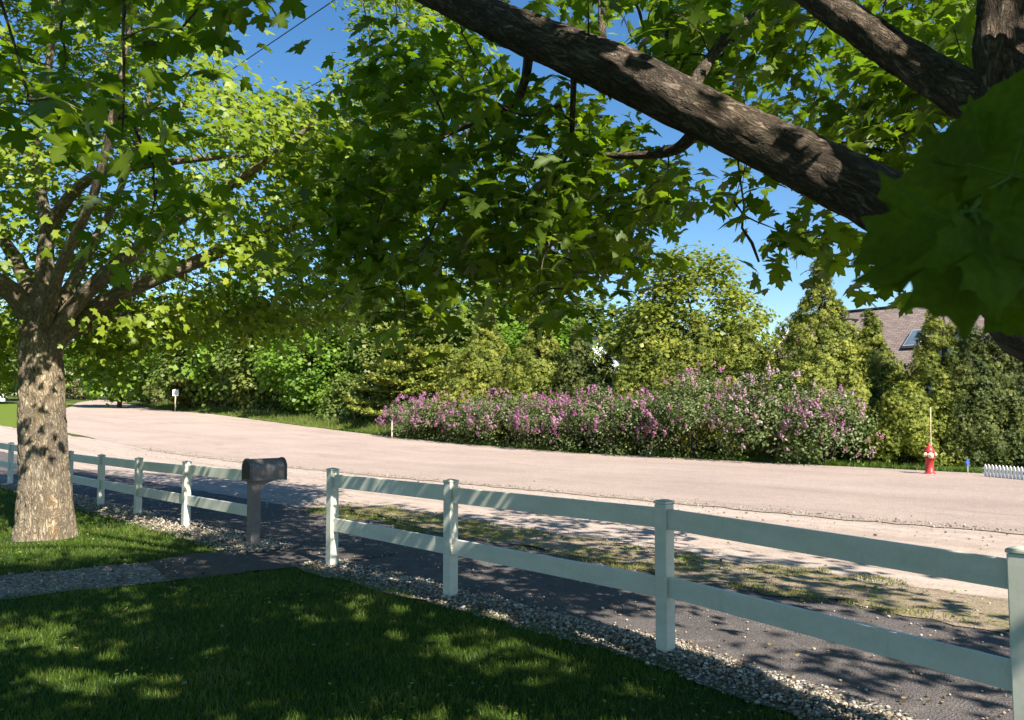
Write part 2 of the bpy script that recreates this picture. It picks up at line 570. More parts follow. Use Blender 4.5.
def shingle():
    k = NT('shingle')
    uv = k.node('ShaderNodeUVMap').outputs[0]
    b = k.node('ShaderNodeTexBrick'); k.l(uv, b.inputs['Vector'])
    b.inputs['Scale'].default_value = 1.0
    b.inputs['Brick Width'].default_value = .34; b.inputs['Row Height'].default_value = .14
    b.inputs['Mortar Size'].default_value = .012
    b.inputs['Color1'].default_value = (.27, .205, .175, 1); b.inputs['Color2'].default_value = (.19, .145, .125, 1)
    b.inputs['Mortar'].default_value = (.09, .07, .06, 1)
    b.offset = .5
    c = k.mix(.7, b.outputs['Color'], k.ramp(k.noise(3, 5, .7, uv), [(.3, (.75, .75, .75)), (.7, (1.2, 1.2, 1.2))]), 'MULTIPLY')
    return k.done(k.principled(c, .9, k.bump(b.outputs['Fac'], .5, -.02), .2))


M['shingle'] = shingle()

# ------------------------------------------------------------------ world, sun, camera
EL = R(42)
az = np.array([.54, -.84]); az /= np.linalg.norm(az)
SUN = Vector((az[0] * math.cos(EL), az[1] * math.cos(EL), math.sin(EL)))
w = bpy.data.worlds.new('World'); scene.world = w; w.use_nodes = True
wt = w.node_tree; wt.nodes.clear()
wo = wt.nodes.new('ShaderNodeOutputWorld'); wb = wt.nodes.new('ShaderNodeBackground')
sk = wt.nodes.new('ShaderNodeTexSky'); sk.sky_type = 'NISHITA'; sk.sun_disc = False
sk.sun_elevation = EL; sk.sun_rotation = math.atan2(az[0], az[1])
sk.altitude = 200; sk.air_density = 1.0; sk.dust_density = .1; sk.ozone_density = 2.2
hs = wt.nodes.new('ShaderNodeHueSaturation'); hs.inputs['Saturation'].default_value = 1.26; hs.inputs['Value'].default_value = 1.0
wt.links.new(sk.outputs[0], hs.inputs['Color']); wt.links.new(hs.outputs[0], wb.inputs[0]); wb.inputs[1].default_value = .07
wt.links.new(wb.outputs[0], wo.inputs[0])
sd = bpy.data.lights.new('sun', 'SUN'); sd.energy = 5.0; sd.angle = R(.53); sd.color = (1.0, .94, .84)
so = bpy.data.objects.new('sun', sd); COL.objects.link(so); so.rotation_euler = SUN.to_track_quat('Z', 'Y').to_euler()
so.location = (10, -15, 20)
cd = bpy.data.cameras.new('camera'); cam = bpy.data.objects.new('camera', cd); COL.objects.link(cam)
cd.dof.use_dof = True; cd.dof.focus_distance = 12; cd.dof.aperture_fstop = 12
cam.location = (0, 0, CAMZ); cam.rotation_euler = (math.pi / 2 + PITCH, 0, 0)
cd.sensor_width = 36; cd.sensor_fit = 'HORIZONTAL'; cd.lens = FPX / 1024 * 36; cd.clip_start = .05; cd.clip_end = 3000
scene.camera = cam
vs_ = scene.view_settings
vs_.view_transform = 'Standard'; vs_.look = 'None'; vs_.gamma = 1; vs_.use_curve_mapping = False; vs_.exposure = 1.32
cy = scene.cycles
cy.max_bounces = 6; cy.diffuse_bounces = 3; cy.glossy_bounces = 2; cy.transmission_bounces = 4; cy.transparent_max_bounces = 4
cy.use_denoising = True
cy.sample_clamp_indirect = 6
cy.caustics_reflective = False; cy.caustics_refractive = False

# ------------------------------------------------------------------ ground sheets
def grid_axis(lo, hi, core_lo, core_hi, step):
    a = list(np.arange(core_lo, core_hi + .01, step))
    q = core_lo; d = step
    left = []
    while q > lo:
        d *= 1.35; q -= d; left.append(max(q, lo))
    q = core_hi; d = step
    right = []
    while q < hi:
        d *= 1.35; q += d; right.append(min(q, hi))
    return np.array(left[::-1] + a + right)


def ground_sheet():
    xs = grid_axis(-900, 900, -110, 60, 2.0); ys = grid_axis(-400, 1200, -20, 150, 2.0)
    X, Y = np.meshgrid(xs, ys)
    Z = terrain(X, Y) - .012
    V = np.stack([X.ravel(), Y.ravel(), Z.ravel()], 1)
    nx, ny = len(xs), len(ys)
    i = (np.arange(ny - 1)[:, None] * nx + np.arange(nx - 1)[None]).ravel()
    Fq = np.stack([i, i + 1, i + nx + 1, i + nx], 1)
    return tag(link('ground', arr_mesh('ground', V, Fq), M['ground']), kind='structure')


ground_sheet()


def ribbon(name, ea, eb, zoff, mat, step=.5, across=8, jit=0.0, jf=1.0, seed=0, crown=0.0):
    """sheet between two matched edge polylines in world xy, laid on the terrain"""
    ea = np.array([q[:2] for q in ea], float); eb = np.array([q[:2] for q in eb], float)
    cl = .5 * (ea + eb); L = np.concatenate([[0], np.cumsum(np.linalg.norm(np.diff(cl, axis=0), axis=1))])
    n = max(2, int(L[-1] / step)); t = np.linspace(0, L[-1], n)
    a = np.stack([np.interp(t, L, ea[:, k]) for k in (0, 1)], 1); b = np.stack([np.interp(t, L, eb[:, k]) for k in (0, 1)], 1)
    if jit:
        for i in range(n):
            d = b[i] - a[i]; d /= np.linalg.norm(d)
            qa, qb = a[i] * jf, b[i] * jf
            a[i] = a[i] + d * jit * (mnoise.noise(Vector((qa[0], qa[1], seed))) + .5 * mnoise.noise(Vector((qa[0] * 3, qa[1] * 3, seed))))
            b[i] = b[i] + d * jit * (mnoise.noise(Vector((qb[0], qb[1], seed + 5))) + .5 * mnoise.noise(Vector((qb[0] * 3, qb[1] * 3, seed + 5))))
    f = np.linspace(0, 1, across + 1)
    XY = a[:, None, :] * (1 - f)[None, :, None] + b[:, None, :] * f[None, :, None]
    Z = terrain(XY[..., 0], XY[..., 1]) + zoff + crown * (4 * f * (1 - f))[None, :]
    V = np.concatenate([XY, Z[..., None]], 2).reshape(-1, 3)
    m = across + 1
    i = (np.arange(n - 1)[:, None] * m + np.arange(across)[None]).ravel()
    Fq = np.stack([i, i + m, i + m + 1, i + 1], 1)
    # normals up
    v = V[Fq[0]]
    if np.cross(v[1] - v[0], v[2] - v[0])[2] < 0: Fq = Fq[:, ::-1]
    return tag(link(name, arr_mesh(name, V, Fq, smooth=True), mat), kind='structure')


# road: n from ~8 (near edge) to ~19.5 (far edge), bending away on the left
road_n = [(-45, 8.6), (-9, 8.8), (-2, 8.1), (10, 7.6), (25, 7.2), (41, 7.6), (60, 12.5), (78, 18.5), (100, 25.5), (130, 38), (170, 60)]
road_f = [(-45, 19.5), (-8, 19.8), (2, 19.7), (15, 19.9), (29, 20.7), (45, 22.0), (67, 24.6), (82, 26.6), (100, 30.5), (127, 44), (165, 68)]
ribbon('road', [FP(*q) for q in road_n], [FP(*q) for q in road_f], .008, M['road'], 1.0, 14, .18, .8, 3)
# dusty gravel shoulder between verge and road, running into the side road on the left
sh_a = [(-45, 3.2), (-8, 3.4), (4.8, 3.2), (5.3, 2.2), (26, 2.2), (36, 2.2), (60, 2.4), (90, 2.0)]
sh_b = [(-45, 9.0), (-8, 9.2), (4.6, 8.3), (5.3, 8.3), (26, 7.8), (36, 7.0), (60, 6.0), (90, 6.0)]
ribbon('gravel_shoulder', [FP(*q) for q in sh_a], [FP(*q) for q in sh_b], .000, M['shoulder'], .5, 14, .25, .9, 8)
ribbon('road_edge', [FP(q[0], q[1] - .22) for q in road_n[:5]], [FP(q[0], q[1] + .10) for q in road_n[:5]], .0125, M['edge'], .18, 5, .16, 2.4, 61)
# asphalt footpath behind the fence
ribbon('footpath', [FP(-22, -3.4), FP(-9, -.75), FP(-6.4, -.16), FP(-4.4, .24), FP(0, .28), FP(20, .3), FP(45, .3), FP(80, .3)],
       [FP(-22, 2.4), FP(-9, 2.45), FP(-6.4, 2.45), FP(-4.4, 2.45), FP(0, 2.5), FP(20, 2.5), FP(45, 2.5), FP(80, 2.5)], .004, M['path'], .35, 8, .10, 1.6, 12)
ribbon('grass_verge', [FP(-40, 2.42), FP(-8, 2.40), FP(-2, 2.32), FP(2.6, 2.65), FP(4.9, 3.0)],
       [FP(-40, 3.6), FP(-8, 3.55), FP(-2, 3.5), FP(2.6, 3.65), FP(5.0, 3.35)], .012, M['verge'], .2, 8, .28, 1.4, 17)
# lawn sheets
lawn_poly_near = dict(a=[(-16, -14), (-16, -.26)], )
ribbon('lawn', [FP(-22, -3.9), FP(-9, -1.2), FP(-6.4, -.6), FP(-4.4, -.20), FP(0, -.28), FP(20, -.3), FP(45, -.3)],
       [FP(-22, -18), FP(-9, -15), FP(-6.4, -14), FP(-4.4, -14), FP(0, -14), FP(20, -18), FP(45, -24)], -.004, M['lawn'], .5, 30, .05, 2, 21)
ribbon('pebble_bed', [FP(-22, -4), FP(-9, -1.25), FP(-6.4, -.66), FP(-4.4, -.24), FP(-2, -.28), FP(.15, -.34), FP(.45, -.2)],
       [FP(-22, -3.3), FP(-9, -.55), FP(-6.4, -.02), FP(-4.4, .30), FP(-2, .26), FP(.15, .26), FP(.45, .12)], .010, M['gravel'], .15, 6, .09, 2.2, 31)
ribbon('pebble_bed', [FP(1.35, -.25), FP(1.6, -.36), FP(2.4, -.38), FP(6, -.36), FP(14, -.38), FP(30, -.35)],
       [FP(1.35, .15), FP(1.6, .30), FP(2.4, .34), FP(6, .34), FP(14, .4), FP(30, .38)], .010, M['gravel'], .15, 6, .09, 2.2, 37)
# footpath to the house: gravelly left part, dark asphalt near the gap in the fence
dlow = [(-11, 3.2), (-7.5, 5.65), (-4.65, 7.6), (-3.38, 8.45), (-2.9, 8.75)]
dup_ = [(-11.6, 4.8), (-8, 7.05), (-5.3, 8.7), (-4.05, 9.42), (-3.75, 9.75)]
ribbon('gravel_path', dlow, dup_, .004, M['gravel'], .15, 8, .10, 2.0, 41)
alow = [(-3.40, 8.45), (-2.75, 8.85), (-2.15, 9.22), (-1.75, 9.55), (-1.35, 9.95)]
aup = [(-4.05, 9.42), (-3.78, 9.95), (-3.35, 10.20), (-2.95, 10.55), (-2.55, 10.95)]
ribbon('asphalt_apron', alow, aup, .012, M['apron'], .1, 8, .06, 2.5, 43)
DRIVE = np.array(dlow + alow[1:] + aup[::-1] + dup_[::-1][1:])
# sunny lawn across the side road, far left
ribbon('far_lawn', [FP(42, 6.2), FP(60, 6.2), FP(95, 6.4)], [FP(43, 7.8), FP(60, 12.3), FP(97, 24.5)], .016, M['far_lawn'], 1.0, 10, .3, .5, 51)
ribbon('grass_strip', [FP(30, 20.9), FP(45, 22.2), FP(67, 24.8), FP(84, 27.2)], [FP(30, 24), FP(45, 26), FP(67, 29), FP(84, 32)], .016, M['far_lawn'], 1.0, 6, .3, .5, 53)


def in_poly(x, y, poly):
    inside = np.zeros(len(x), bool); n = len(poly); j = n - 1
    for i in range(n):
        xi, yi = poly[i][0], poly[i][1]; xj, yj = poly[j][0], poly[j][1]
        c = ((yi > y) != (yj > y)) & (x < (xj - xi) * (y - yi) / (yj - yi + 1e-12) + xi)
        inside ^= c; j = i
    return inside


def vnoise(x, y, f, seed):
    return np.array([mnoise.noise(Vector((a * f, b * f, seed))) for a, b in zip(x, y)])


# ------------------------------------------------------------------ grass (blades)
def blades(name, x, y, h, wd, tint, mat, z0=0.0, lean=.35, seed=1):
    g = np.random.default_rng(seed); n = len(x)
    a = g.uniform(0, 2 * np.pi, n); b = g.uniform(0, 2 * np.pi, n); ln = g.normal(0, lean, n)
    z = terrain(x, y) + z0
    wx, wy = np.cos(a) * wd * .5, np.sin(a) * wd * .5
    V = np.zeros((n, 3, 3))
    V[:, 0] = np.stack([x - wx, y - wy, z], 1); V[:, 1] = np.stack([x + wx, y + wy, z], 1)
    V[:, 2] = np.stack([x + np.cos(b) * h * ln, y + np.sin(b) * h * ln, z + h], 1)
    Fq = np.arange(n * 3).reshape(n, 3)
    me = arr_mesh(name, V.reshape(-1, 3), Fq, {'tint': ('FLOAT', np.repeat(tint, 3))})
    return tag(link(name, me, mat), kind='stuff')


def lawn_blades():
    g = np.random.default_rng(11)
    n = 900000
    x = g.uniform(-12.5, 3.8, n); y = g.uniform(3.4, 19, n)
    t, nn = tn(x, y)
    d = np.hypot(x, y)
    keep = (nn < -.10) & (np.abs(x) < .64 * y + 1.2) & (g.random(n) < np.clip((6.0 / np.maximum(d, 4.5)) ** 1.3, 0, 1))
    x, y, nn, t = x[keep], y[keep], nn[keep], t[keep]
    e = vnoise(x, y, 3.0, 4.0) * .10
    bend = np.interp(t, [-22, -9, -6.4, -4.4, 60], [-3.6, -.92, -.36, .03, 0])
    keep = (nn - bend < -.22 + e * 2 + g.normal(0, .03, len(x)))
    dr = in_poly(x + e * .9, y - e * .7 + g.normal(.01, .045, len(x)), DRIVE)
    keep &= ~dr
    # nothing inside the trunk
    keep &= np.hypot(x + 6.27, y - 11.2) > .44
    x, y = x[keep], y[keep]
    c = vnoise(x, y, 1.3, 9.0)
    tint = np.clip(.45 + .5 * c + g.normal(0, .22, len(x)), 0, 1)
    h = .036 * (1 + .35 * c) * g.uniform(.6, 1.45, len(x)) * np.where(g.random(len(x)) < .03, 1.5, 1)
    wd = np.clip(.0042 + .0005 * np.hypot(x, y) * .8, .004, .011)
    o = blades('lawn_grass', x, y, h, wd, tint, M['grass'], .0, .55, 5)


lawn_blades()


def verge_blades():
    g = np.random.default_rng(12)
    n = 60000
    t = g.uniform(-11, 5.2, n); q = g.uniform(2.2, 3.75, n)
    xy = P1[None] + A[None] * t[:, None] + N[None] * q[:, None]
    x, y = xy[:, 0], xy[:, 1]
    c = vnoise(x, y, 1.5, 3.3) + .5 * vnoise(x, y, 5, 1.3) + .25 * np.clip((t - 0) / 4, -.6, 1)
    keep = (c + g.normal(0, .20, n) > .14) & (np.abs(q - 2.95) < .62 + .3 * c)
    x, y, c = x[keep], y[keep], c[keep]
    h = g.uniform(.012, .045, len(x)) * (.8 + .6 * np.clip(c, 0, 1))
    blades('verge_grass', x, y, h, .010, np.clip(.5 + .5 * c + g.normal(0, .25, len(x)), 0, 1), M['verge_grass'], .008, .7, 6)
    # low weeds: small round leaves in patches
    n = 1500
    t = g.uniform(-9, 5, n); q = g.normal(2.95, .28, n)
    xy = P1[None] + A[None] * t[:, None] + N[None] * q[:, None]
    c = vnoise(xy[:, 0], xy[:, 1], 2.2, 8.3)
    xy = xy[c > .12]
    pos = np.concatenate([xy, .02 + g.uniform(0, .03, (len(xy), 1))], 1)
    nr = np.array([0, 0, 1.]) + g.normal(0, .4, (len(xy), 3)); nr /= np.linalg.norm(nr, axis=1)[:, None]
    V, Fq, T = leaf_batch(pos, nr, g.uniform(.02, .05, len(xy)), g.random(len(xy)), LEAF_OVAL, g)
    tag(link('verge_weeds', arr_mesh('verge_weeds', V, Fq, {'tint': ('FLOAT', T)}), M['bright_leaf']), kind='stuff')
    # fringe of grass along the far edge of the road and in the far strip
    n = 26000
    t = g.uniform(26, 84, n); off = g.gamma(1.6, .9, n)
    base = np.interp(t, [q_[0] for q_ in road_f], [q_[1] for q_ in road_f])
    xy = P1[None] + A[None] * t[:, None] + N[None] * (base + .25 + off)[:, None]
    c = vnoise(xy[:, 0], xy[:, 1], .5, 2.0)
    h = g.uniform(.15, .5, n) * (1 + .6 * c) * np.clip(off * .8, .3, 1.3)
    blades('roadside_grass', xy[:, 0], xy[:, 1], h, .06, np.clip(.55 + .4 * c + g.normal(0, .2, n), 0, 1), M['far_grass'], 0, .4, 8)
    n = 9000
    t = g.uniform(-6, 34, n); off = np.abs(g.normal(.1, .3, n))
    base = np.interp(t, [q_[0] for q_ in road_f], [q_[1] for q_ in road_f])
    xy = P1[None] + A[None] * t[:, None] + N[None] * (base + .12 + off)[:, None]
    blades('hedge_grass', xy[:, 0], xy[:, 1], g.uniform(.05, .22, n), .03, np.clip(g.normal(.35, .25, n), 0, 1), M['grass'], 0, .5, 9)


# ------------------------------------------------------------------ leaves
def mk_leaf(half, cz=.0, cup=.06):
    pts = [(0, 0)] + half + [(0, 1)] + [(-a, b) for a, b in half[::-1]]
    V = [(0, .30, cz)] + [(a, b, -cup * (abs(a) * 1.6) ** 2 - .10 * max(0, b - .5) ** 2) for a, b in pts]
    n = len(pts)
    Fq = [(0, 1 + (i + 1) % n, 1 + i) for i in range(n)]
    Fq = [(a, c, b) for a, b, c in Fq]
    return np.array(V, float), np.array(Fq)


LEAF_FINE = mk_leaf([(.30, -.12), (.24, .04), (.50, .10), (.55, .20), (.82, .42), (.60, .42), (.56, .50), (.26, .42), (.33, .66), (.40, .72), (.20, .70), (.17, .80)], .03, .10)
LEAF_MAPLE = mk_leaf([(.30, -.10), (.26, .10), (.76, .42), (.28, .40), (.30, .70), (.14, .74)], .03, .10)
LEAF_LOW = mk_leaf([(.34, -.05), (.74, .42), (.26, .44), (.26, .72)], .03, .12)
LEAF_OVAL = mk_leaf([(.30, .18), (.34, .5)], .0, .10)
QUAD = (np.array([(-.5, 0, 0), (.5, .1, 0), (.35, 1, .12), (-.4, .9, -.05)], float), np.array([(0, 1, 2), (0, 2, 3)]))
SPRAY = (np.array([(-.10, 0, 0), (.10, 0, 0), (.42, .45, .05), (.08, .5, 0), (.2, .95, -.03), (-.06, .8, 0), (-.22, 1.0, .04), (-.2, .5, .0), (-.45, .5, -.05)], float),
         np.array([(0, 1, 3), (1, 2, 3), (0, 3, 7), (7, 3, 5), (3, 4, 5), (7, 5, 6), (0, 7, 8)]))


TWIGS = (np.array([(-.17, .12, 0), (.17, .1, 0), (.03, .95, .05), (-.12, .1, 0), (.10, .22, .0), (-.52, .66, -.04), (.12, .1, 0), (-.06, .2, 0), (.54, .60, .02)], float),
         np.array([(0, 1, 2), (3, 4, 5), (6, 8, 7)]))


def leaf_batch(pos, nrm, size, tint, tpl, g, droop=None, tip=None):
    """one copy of the template per position, normal nrm, tip pointing randomly (or towards tip)"""
    TV, TF = tpl
    n = len(pos)
    t = g.normal(0, 1, (n, 3)) if tip is None else tip + g.normal(0, .25, (n, 3))
    if droop is not None: t[:, 2] -= droop
    z = nrm
    y = t - z * np.sum(t * z, 1)[:, None]; y /= np.linalg.norm(y, axis=1)[:, None] + 1e-9
    x = np.cross(y, z)
    s = size[:, None, None]
    V = pos[:, None, :] + s * (TV[None, :, 0:1] * x[:, None, :] + TV[None, :, 1:2] * y[:, None, :] + TV[None, :, 2:3] * z[:, None, :])
    k = len(TV)
    Fq = (TF[None] + (np.arange(n) * k)[:, None, None]).reshape(-1, TF.shape[1])
    return V.reshape(-1, 3), Fq, np.repeat(tint, k)


verge_blades()


def litter():
    g = np.random.default_rng(77); n = 900
    x = g.uniform(-8, 4, n); y = g.uniform(4, 14, n)
    pos = np.stack([x, y, np.full(n, .022) + g.uniform(0, .02, n)], 1)
    nr = np.array([0, 0, 1.]) + g.normal(0, .35, (n, 3)); nr /= np.linalg.norm(nr, axis=1)[:, None]
    V, Fq, T = leaf_batch(pos, nr, g.uniform(.015, .045, n), g.random(n), LEAF_OVAL, g)
    tag(link('leaf_litter', arr_mesh('leaf_litter', V, Fq, {'tint': ('FLOAT', T)}), M['dry_leaf']), kind='stuff')
    # clover and plantain patches in the lawn
    n = 5000
    x = g.uniform(-7, 2.5, n); y = g.uniform(4.2, 13, n)
    t, nn = tn(x, y)
    c = vnoise(x, y, 1.1, 31.0)
    k = (c > .22) & (nn < -.5) & ~in_poly(x, y, DRIVE) & (np.hypot(x + 6.27, y - 11.2) > .5)
    x, y = x[k], y[k]
    pos = np.stack([x, y, .02 + g.uniform(0, .025, len(x))], 1)
    nr = np.array([0, 0, 1.]) + g.normal(0, .3, (len(x), 3)); nr /= np.linalg.norm(nr, axis=1)[:, None]
    V, Fq, T = leaf_batch(pos, nr, g.uniform(.018, .04, len(x)), g.random(len(x)), LEAF_OVAL, g)
    tag(link('lawn_clover', arr_mesh('lawn_clover', V, Fq, {'tint': ('FLOAT', T)}), M['bright_leaf']), kind='stuff')


M['dry_leaf'] = leaf_mat('dry_leaf', [(0, (.09, .05, .025)), (.5, (.20, .13, .06)), (1, (.32, .25, .12))], (1.2, 1.1, .8), .2, .8, .1)
litter()


# ------------------------------------------------------------------ pebbles
def pebbles(name, spots, seed, rlo, rhi, tmean=.40):
    g = np.random.default_rng(seed)
    bm = bmesh.new(); bmesh.ops.create_icosphere(bm, subdivisions=2, radius=1)
    bm.verts.index_update()
    TV = np.array([v.co[:] for v in bm.verts]); TF = np.array([[v.index for v in f.verts] for f in bm.faces]); bm.free()
    n = len(spots)
    vars_ = []
    for i in range(12):
        o = g.uniform(-50, 50, 3)
        vars_.append(np.array([q * (1 + .32 * mnoise.noise(Vector(q * 1.3 + o))) for q in TV]))
    vars_ = np.array(vars_)
    T = vars_[g.integers(0, 12, n)]
    sc = np.clip(g.lognormal(math.log((rlo + rhi) / 2), .38, n), rlo * .6, rhi * 1.6)
    q = g.normal(0, 1, (n, 4)); q /= np.linalg.norm(q, axis=1)[:, None]
    a, b, c, d = q.T
    Rm = np.stack([np.stack([1 - 2 * (c * c + d * d), 2 * (b * c - a * d), 2 * (b * d + a * c)], 1),
                   np.stack([2 * (b * c + a * d), 1 - 2 * (b * b + d * d), 2 * (c * d - a * b)], 1),
                   np.stack([2 * (b * d - a * c), 2 * (c * d + a * b), 1 - 2 * (b * b + c * c)], 1)], 1)
    T = T * g.uniform(.6, 1.2, (n, 1, 3))
    V = np.einsum('nij,nkj->nki', Rm, T) * sc[:, None, None]
    V[:, :, 2] *= .75
    x, y = spots[:, 0], spots[:, 1]
    pos = np.stack([x, y, terrain(x, y) + .012 + sc * .3 + (spots[:, 2] if spots.shape[1] > 2 else 0)], 1)
    V = V + pos[:, None, :]
    Fq = (TF[None] + (np.arange(n) * len(TV))[:, None, None]).reshape(-1, 3)
    me = arr_mesh(name, V.reshape(-1, 3), Fq, {'tint': ('FLOAT', np.repeat(np.clip(g.normal(tmean, .27, n), 0, 1), len(TV)))}, smooth=True)
    return tag(link(name, me, M['pebble']), kind='stuff')


def strip_spots(t0, t1, nc, half, n, g, mound=.03):
    t = g.uniform(t0, t1, n); u = np.clip(g.normal(0, .5, n), -1.25, 1.25)
    nn = nc + u * half + np.interp(t, [-22, -9, -6.4, -4.4, 60], [-3.6, -.92, -.36, .03, 0])
    xy = P1[None] + A[None] * t[:, None] + N[None] * nn[:, None]
    m = mound * np.clip(1 - u * u, 0, 1) * g.random(n)
    return np.stack([xy[:, 0], xy[:, 1], m], 1)


g0 = np.random.default_rng(5)
pebbles('pebbles', strip_spots(-9.0, .35, 0.0, .25, 17000, g0, .03), 6, .004, .0115, .33)
pebbles('pebbles', np.concatenate([strip_spots(1.35, 2.6, -.02, .36, 3200, g0, .05), strip_spots(2.4, 13, -.02, .34, 10000, g0, .05)]), 7, .005, .014, .38)
ge = np.random.default_rng(19)
te = ge.uniform(-14, 26, 5200)
ne = np.interp(te, [q[0] for q in road_n], [q[1] for q in road_n]) + ge.normal(.02, .14, len(te)) + np.where(ge.random(len(te)) < .25, ge.normal(-.9, .8, len(te)), 0)
xye = P1[None] + A[None] * te[:, None] + N[None] * ne[:, None]
pebbles('road_grit', xye, 20, .005, .013, .26)
te = ge.uniform(-9, 8, 2600); ne = ge.uniform(.2, 3.8, len(te))
xye = P1[None] + A[None] * te[:, None] + N[None] * ne[:, None]
pebbles('path_grit', xye, 21, .004, .010, .3)
# loose stones on the gravel path
gg = np.random.default_rng(15)
xs_ = gg.uniform(-9, -3.3, 5000); ys_ = gg.uniform(4, 10, 5000)
ok_ = in_poly(xs_, ys_, np.array(dlow + dup_[::-1]))
pebbles('path_stones', np.stack([xs_[ok_], ys_[ok_]], 1), 8, .005, .012, .25)


# ------------------------------------------------------------------ fences
UP = np.array([0, 0, 1.])


def make_post(root, t, h, lean, origin):
    p = FP(*t)
    a3 = np.array([A[0], A[1], 0]); n3 = np.array([N[0], N[1], 0])
    up = UP + a3 * lean[0] + n3 * lean[1]; up /= np.linalg.norm(up)
    b = MB()
    hh = h - .028
    b.box(p - origin + up * ((hh - .12) / 2), (.098, .098, hh + .12), (a3, n3, up), 0, .006)
    o = b.build('post', M['vinyl'], root)
    c = MB()
    top = p - origin + up * (hh)
    c.box(top + up * .011, (.107, .107, .018), (a3, n3, up), 0, .004)
    q = [top + up * .0222 + a3 * sx * .049 + n3 * sy * .049 for sx, sy in ((-1, -1), (1, -1), (1, 1), (-1, 1))] + [top + up * .034]
    c.add(q, [(0, 1, 4), (1, 2, 4), (2, 3, 4), (3, 0, 4)])
    c.build('post_cap', M['vinyl'], o)
    return o


def make_rail(root, ta, tb, za, zb, origin, rh=.14):
    pa = FP(*ta) + UP * za; pb = FP(*tb) + UP * zb
    d = pb - pa; d = d / np.linalg.norm(d); pa = pa + d * .05; pb = pb - d * .05; d = pb - pa; L = np.linalg.norm(d); d /= L
    n3 = np.cross(UP, d); n3 /= np.linalg.norm(n3); u = np.cross(n3, d); u = u if u[2] > 0 else -u
    b = MB(); b.box((pa + pb) / 2 - origin, (L, .036, rh), (d, n3, u), 0, .004)
    return b.build('rail', M['vinyl'], root)


def fence(ts, hs, label, seed):
    g = random.Random(seed)
    ts = [q if hasattr(q, '__len__') else (q, 0.0) for q in ts]
    o = FP((ts[0][0] + ts[-1][0]) / 2, 0)
    root = empty('rail_fence', o, label, 'fence', 'white rail fences along the footpath')
    for t, h in zip(ts, hs):
        make_post(root, t, h, (g.uniform(-.008, .008), g.uniform(-.006, .006)), o)
    for i in range(len(ts) - 1):
        for zt in (.935, .465):
            k0, k1 = hs[i] / 1.07, hs[i + 1] / 1.07
            make_rail(root, ts[i], ts[i + 1], zt * k0 + g.uniform(-.008, .008), zt * k1 + g.uniform(-.008, .008), o)
    return root


tP3 = float(tn(1.07, 5.93)[0]); tP2 = float(tn(-.49, 7.73)[0]); tP4 = float(tn(2.36, 3.91)[0])
P3xy, P4xy = np.array([1.07, 5.93]), np.array([2.385, 3.95]); P5xy = P4xy * 2 - P3xy
fence([tuple(map(float, tn(*P5xy))), tuple(map(float, tn(*P4xy))), tP3, tP2, 0.0], [1.05, 1.06, 1.07, 1.07, 1.07], 'white two-rail vinyl fence on the near right, running from the pebble gap out of frame', 1)


def t_for_px(px):
    q = (px - 512) / FPX
    # (P1x + A0 t) = q*(P1y + A1 t)   (pitch is small)
    return (q * P1[1] * 1.0 - P1[0]) / (A[0] - q * A[1])


fence([(1.975, .04), t_for_px(189), t_for_px(141), t_for_px(104), t_for_px(72.5), t_for_px(72.5) + 2.4, t_for_px(13.5), t_for_px(13.5) + 2.4],
      [.98, .97, .94, .92, .92, .94, .95, .95], 'white two-rail vinyl fence on the left, running from the mailbox behind the maple trunk', 2)


# ------------------------------------------------------------------ mailbox
def mailbox():
    o = FP(1.80, -.03)
    root = empty('mailbox', o, 'brown plastic mailbox on a matching post at the end of the left white fence', 'mailbox')
    a3 = np.array([A[0], A[1], 0.]); n3 = np.array([N[0], N[1], 0.])
    zb = .83
    hw, wall = .115, .15
    prof = [(-hw, 0), (hw, 0), (hw, wall)] + [(hw * math.cos(q), wall + hw * math.sin(q)) for q in np.linspace(0, math.pi, 17)[1:-1]] + [(-hw, wall)]
    b = MB()
    n0, n1 = -.09, .365
    b.prism(prof, n3 * n0 + UP * zb, a3, UP, n3, n1 - n0, 0, True)
    body = b.build('box', M['mailbox'], root)
    me = body.data
    # flat underside / wall shading
    for p in me.polygons:
        p.use_smooth = abs(p.normal.z) > .12 and p.normal.z > -.5
    # rim at both ends
    for nn, nm in ((n0 - .018, 'back_rim'), (n1 - .006, 'door')):
        r = MB()
        pr = [(q[0] * 1.07, (q[1] - .13) * 1.06 + .13) for q in prof]
        r.prism(pr, n3 * nn + UP * zb, a3, UP, n3, .024, 0, False)
        k = r.build(nm, M['mailbox_rim'], root)
        if nm == 'door':
            h = MB(); h.box(n3 * (nn + .034) + UP * (zb + .235), (.05, .02, .03), (a3, n3, UP), 0, .005)
            h.build('handle', M['mailbox_rim'], k)
        else:
            h = MB()
            pi_ = [(q[0] * .86, (q[1] - .13) * .86 + .13) for q in prof]
            h.prism(pi_, n3 * (nn - .002) + UP * zb, a3, UP, n3, .004, 0, False)
            h.build('recess_shade_panel', M['mailbox_dark'], k)  # flush dark plate: the recess shade is in its colour
    # post with a curved bracket under the box
    p = MB()
    zt = zb
    pp = [(-.055, -.15), (.065, -.15), (.065, zb - .17), (.075, zb - .12), (.10, zb - .075), (.15, zb - .04), (.22, zb - .018), (.30, zb - .004), (-.07, zb - .004), (-.06, zb - .05)]
    hwid = .06
    p.prism(pp, -a3 * hwid, n3, UP, a3, 2 * hwid, 0, False)
    po = p.build('post', M['mailbox'], root)
    bv = po.modifiers.new('bevel', 'BEVEL'); bv.width = .008; bv.segments = 2; bv.limit_method = 'ANGLE'
    f = MB(); f.box(a3 * .130 + n3 * .2 + UP * (zb + .16), (.012, .14, .05), (a3, n3, UP), 0, .003)
    f.build('flag', M['mailbox_rim'], root)


mailbox()


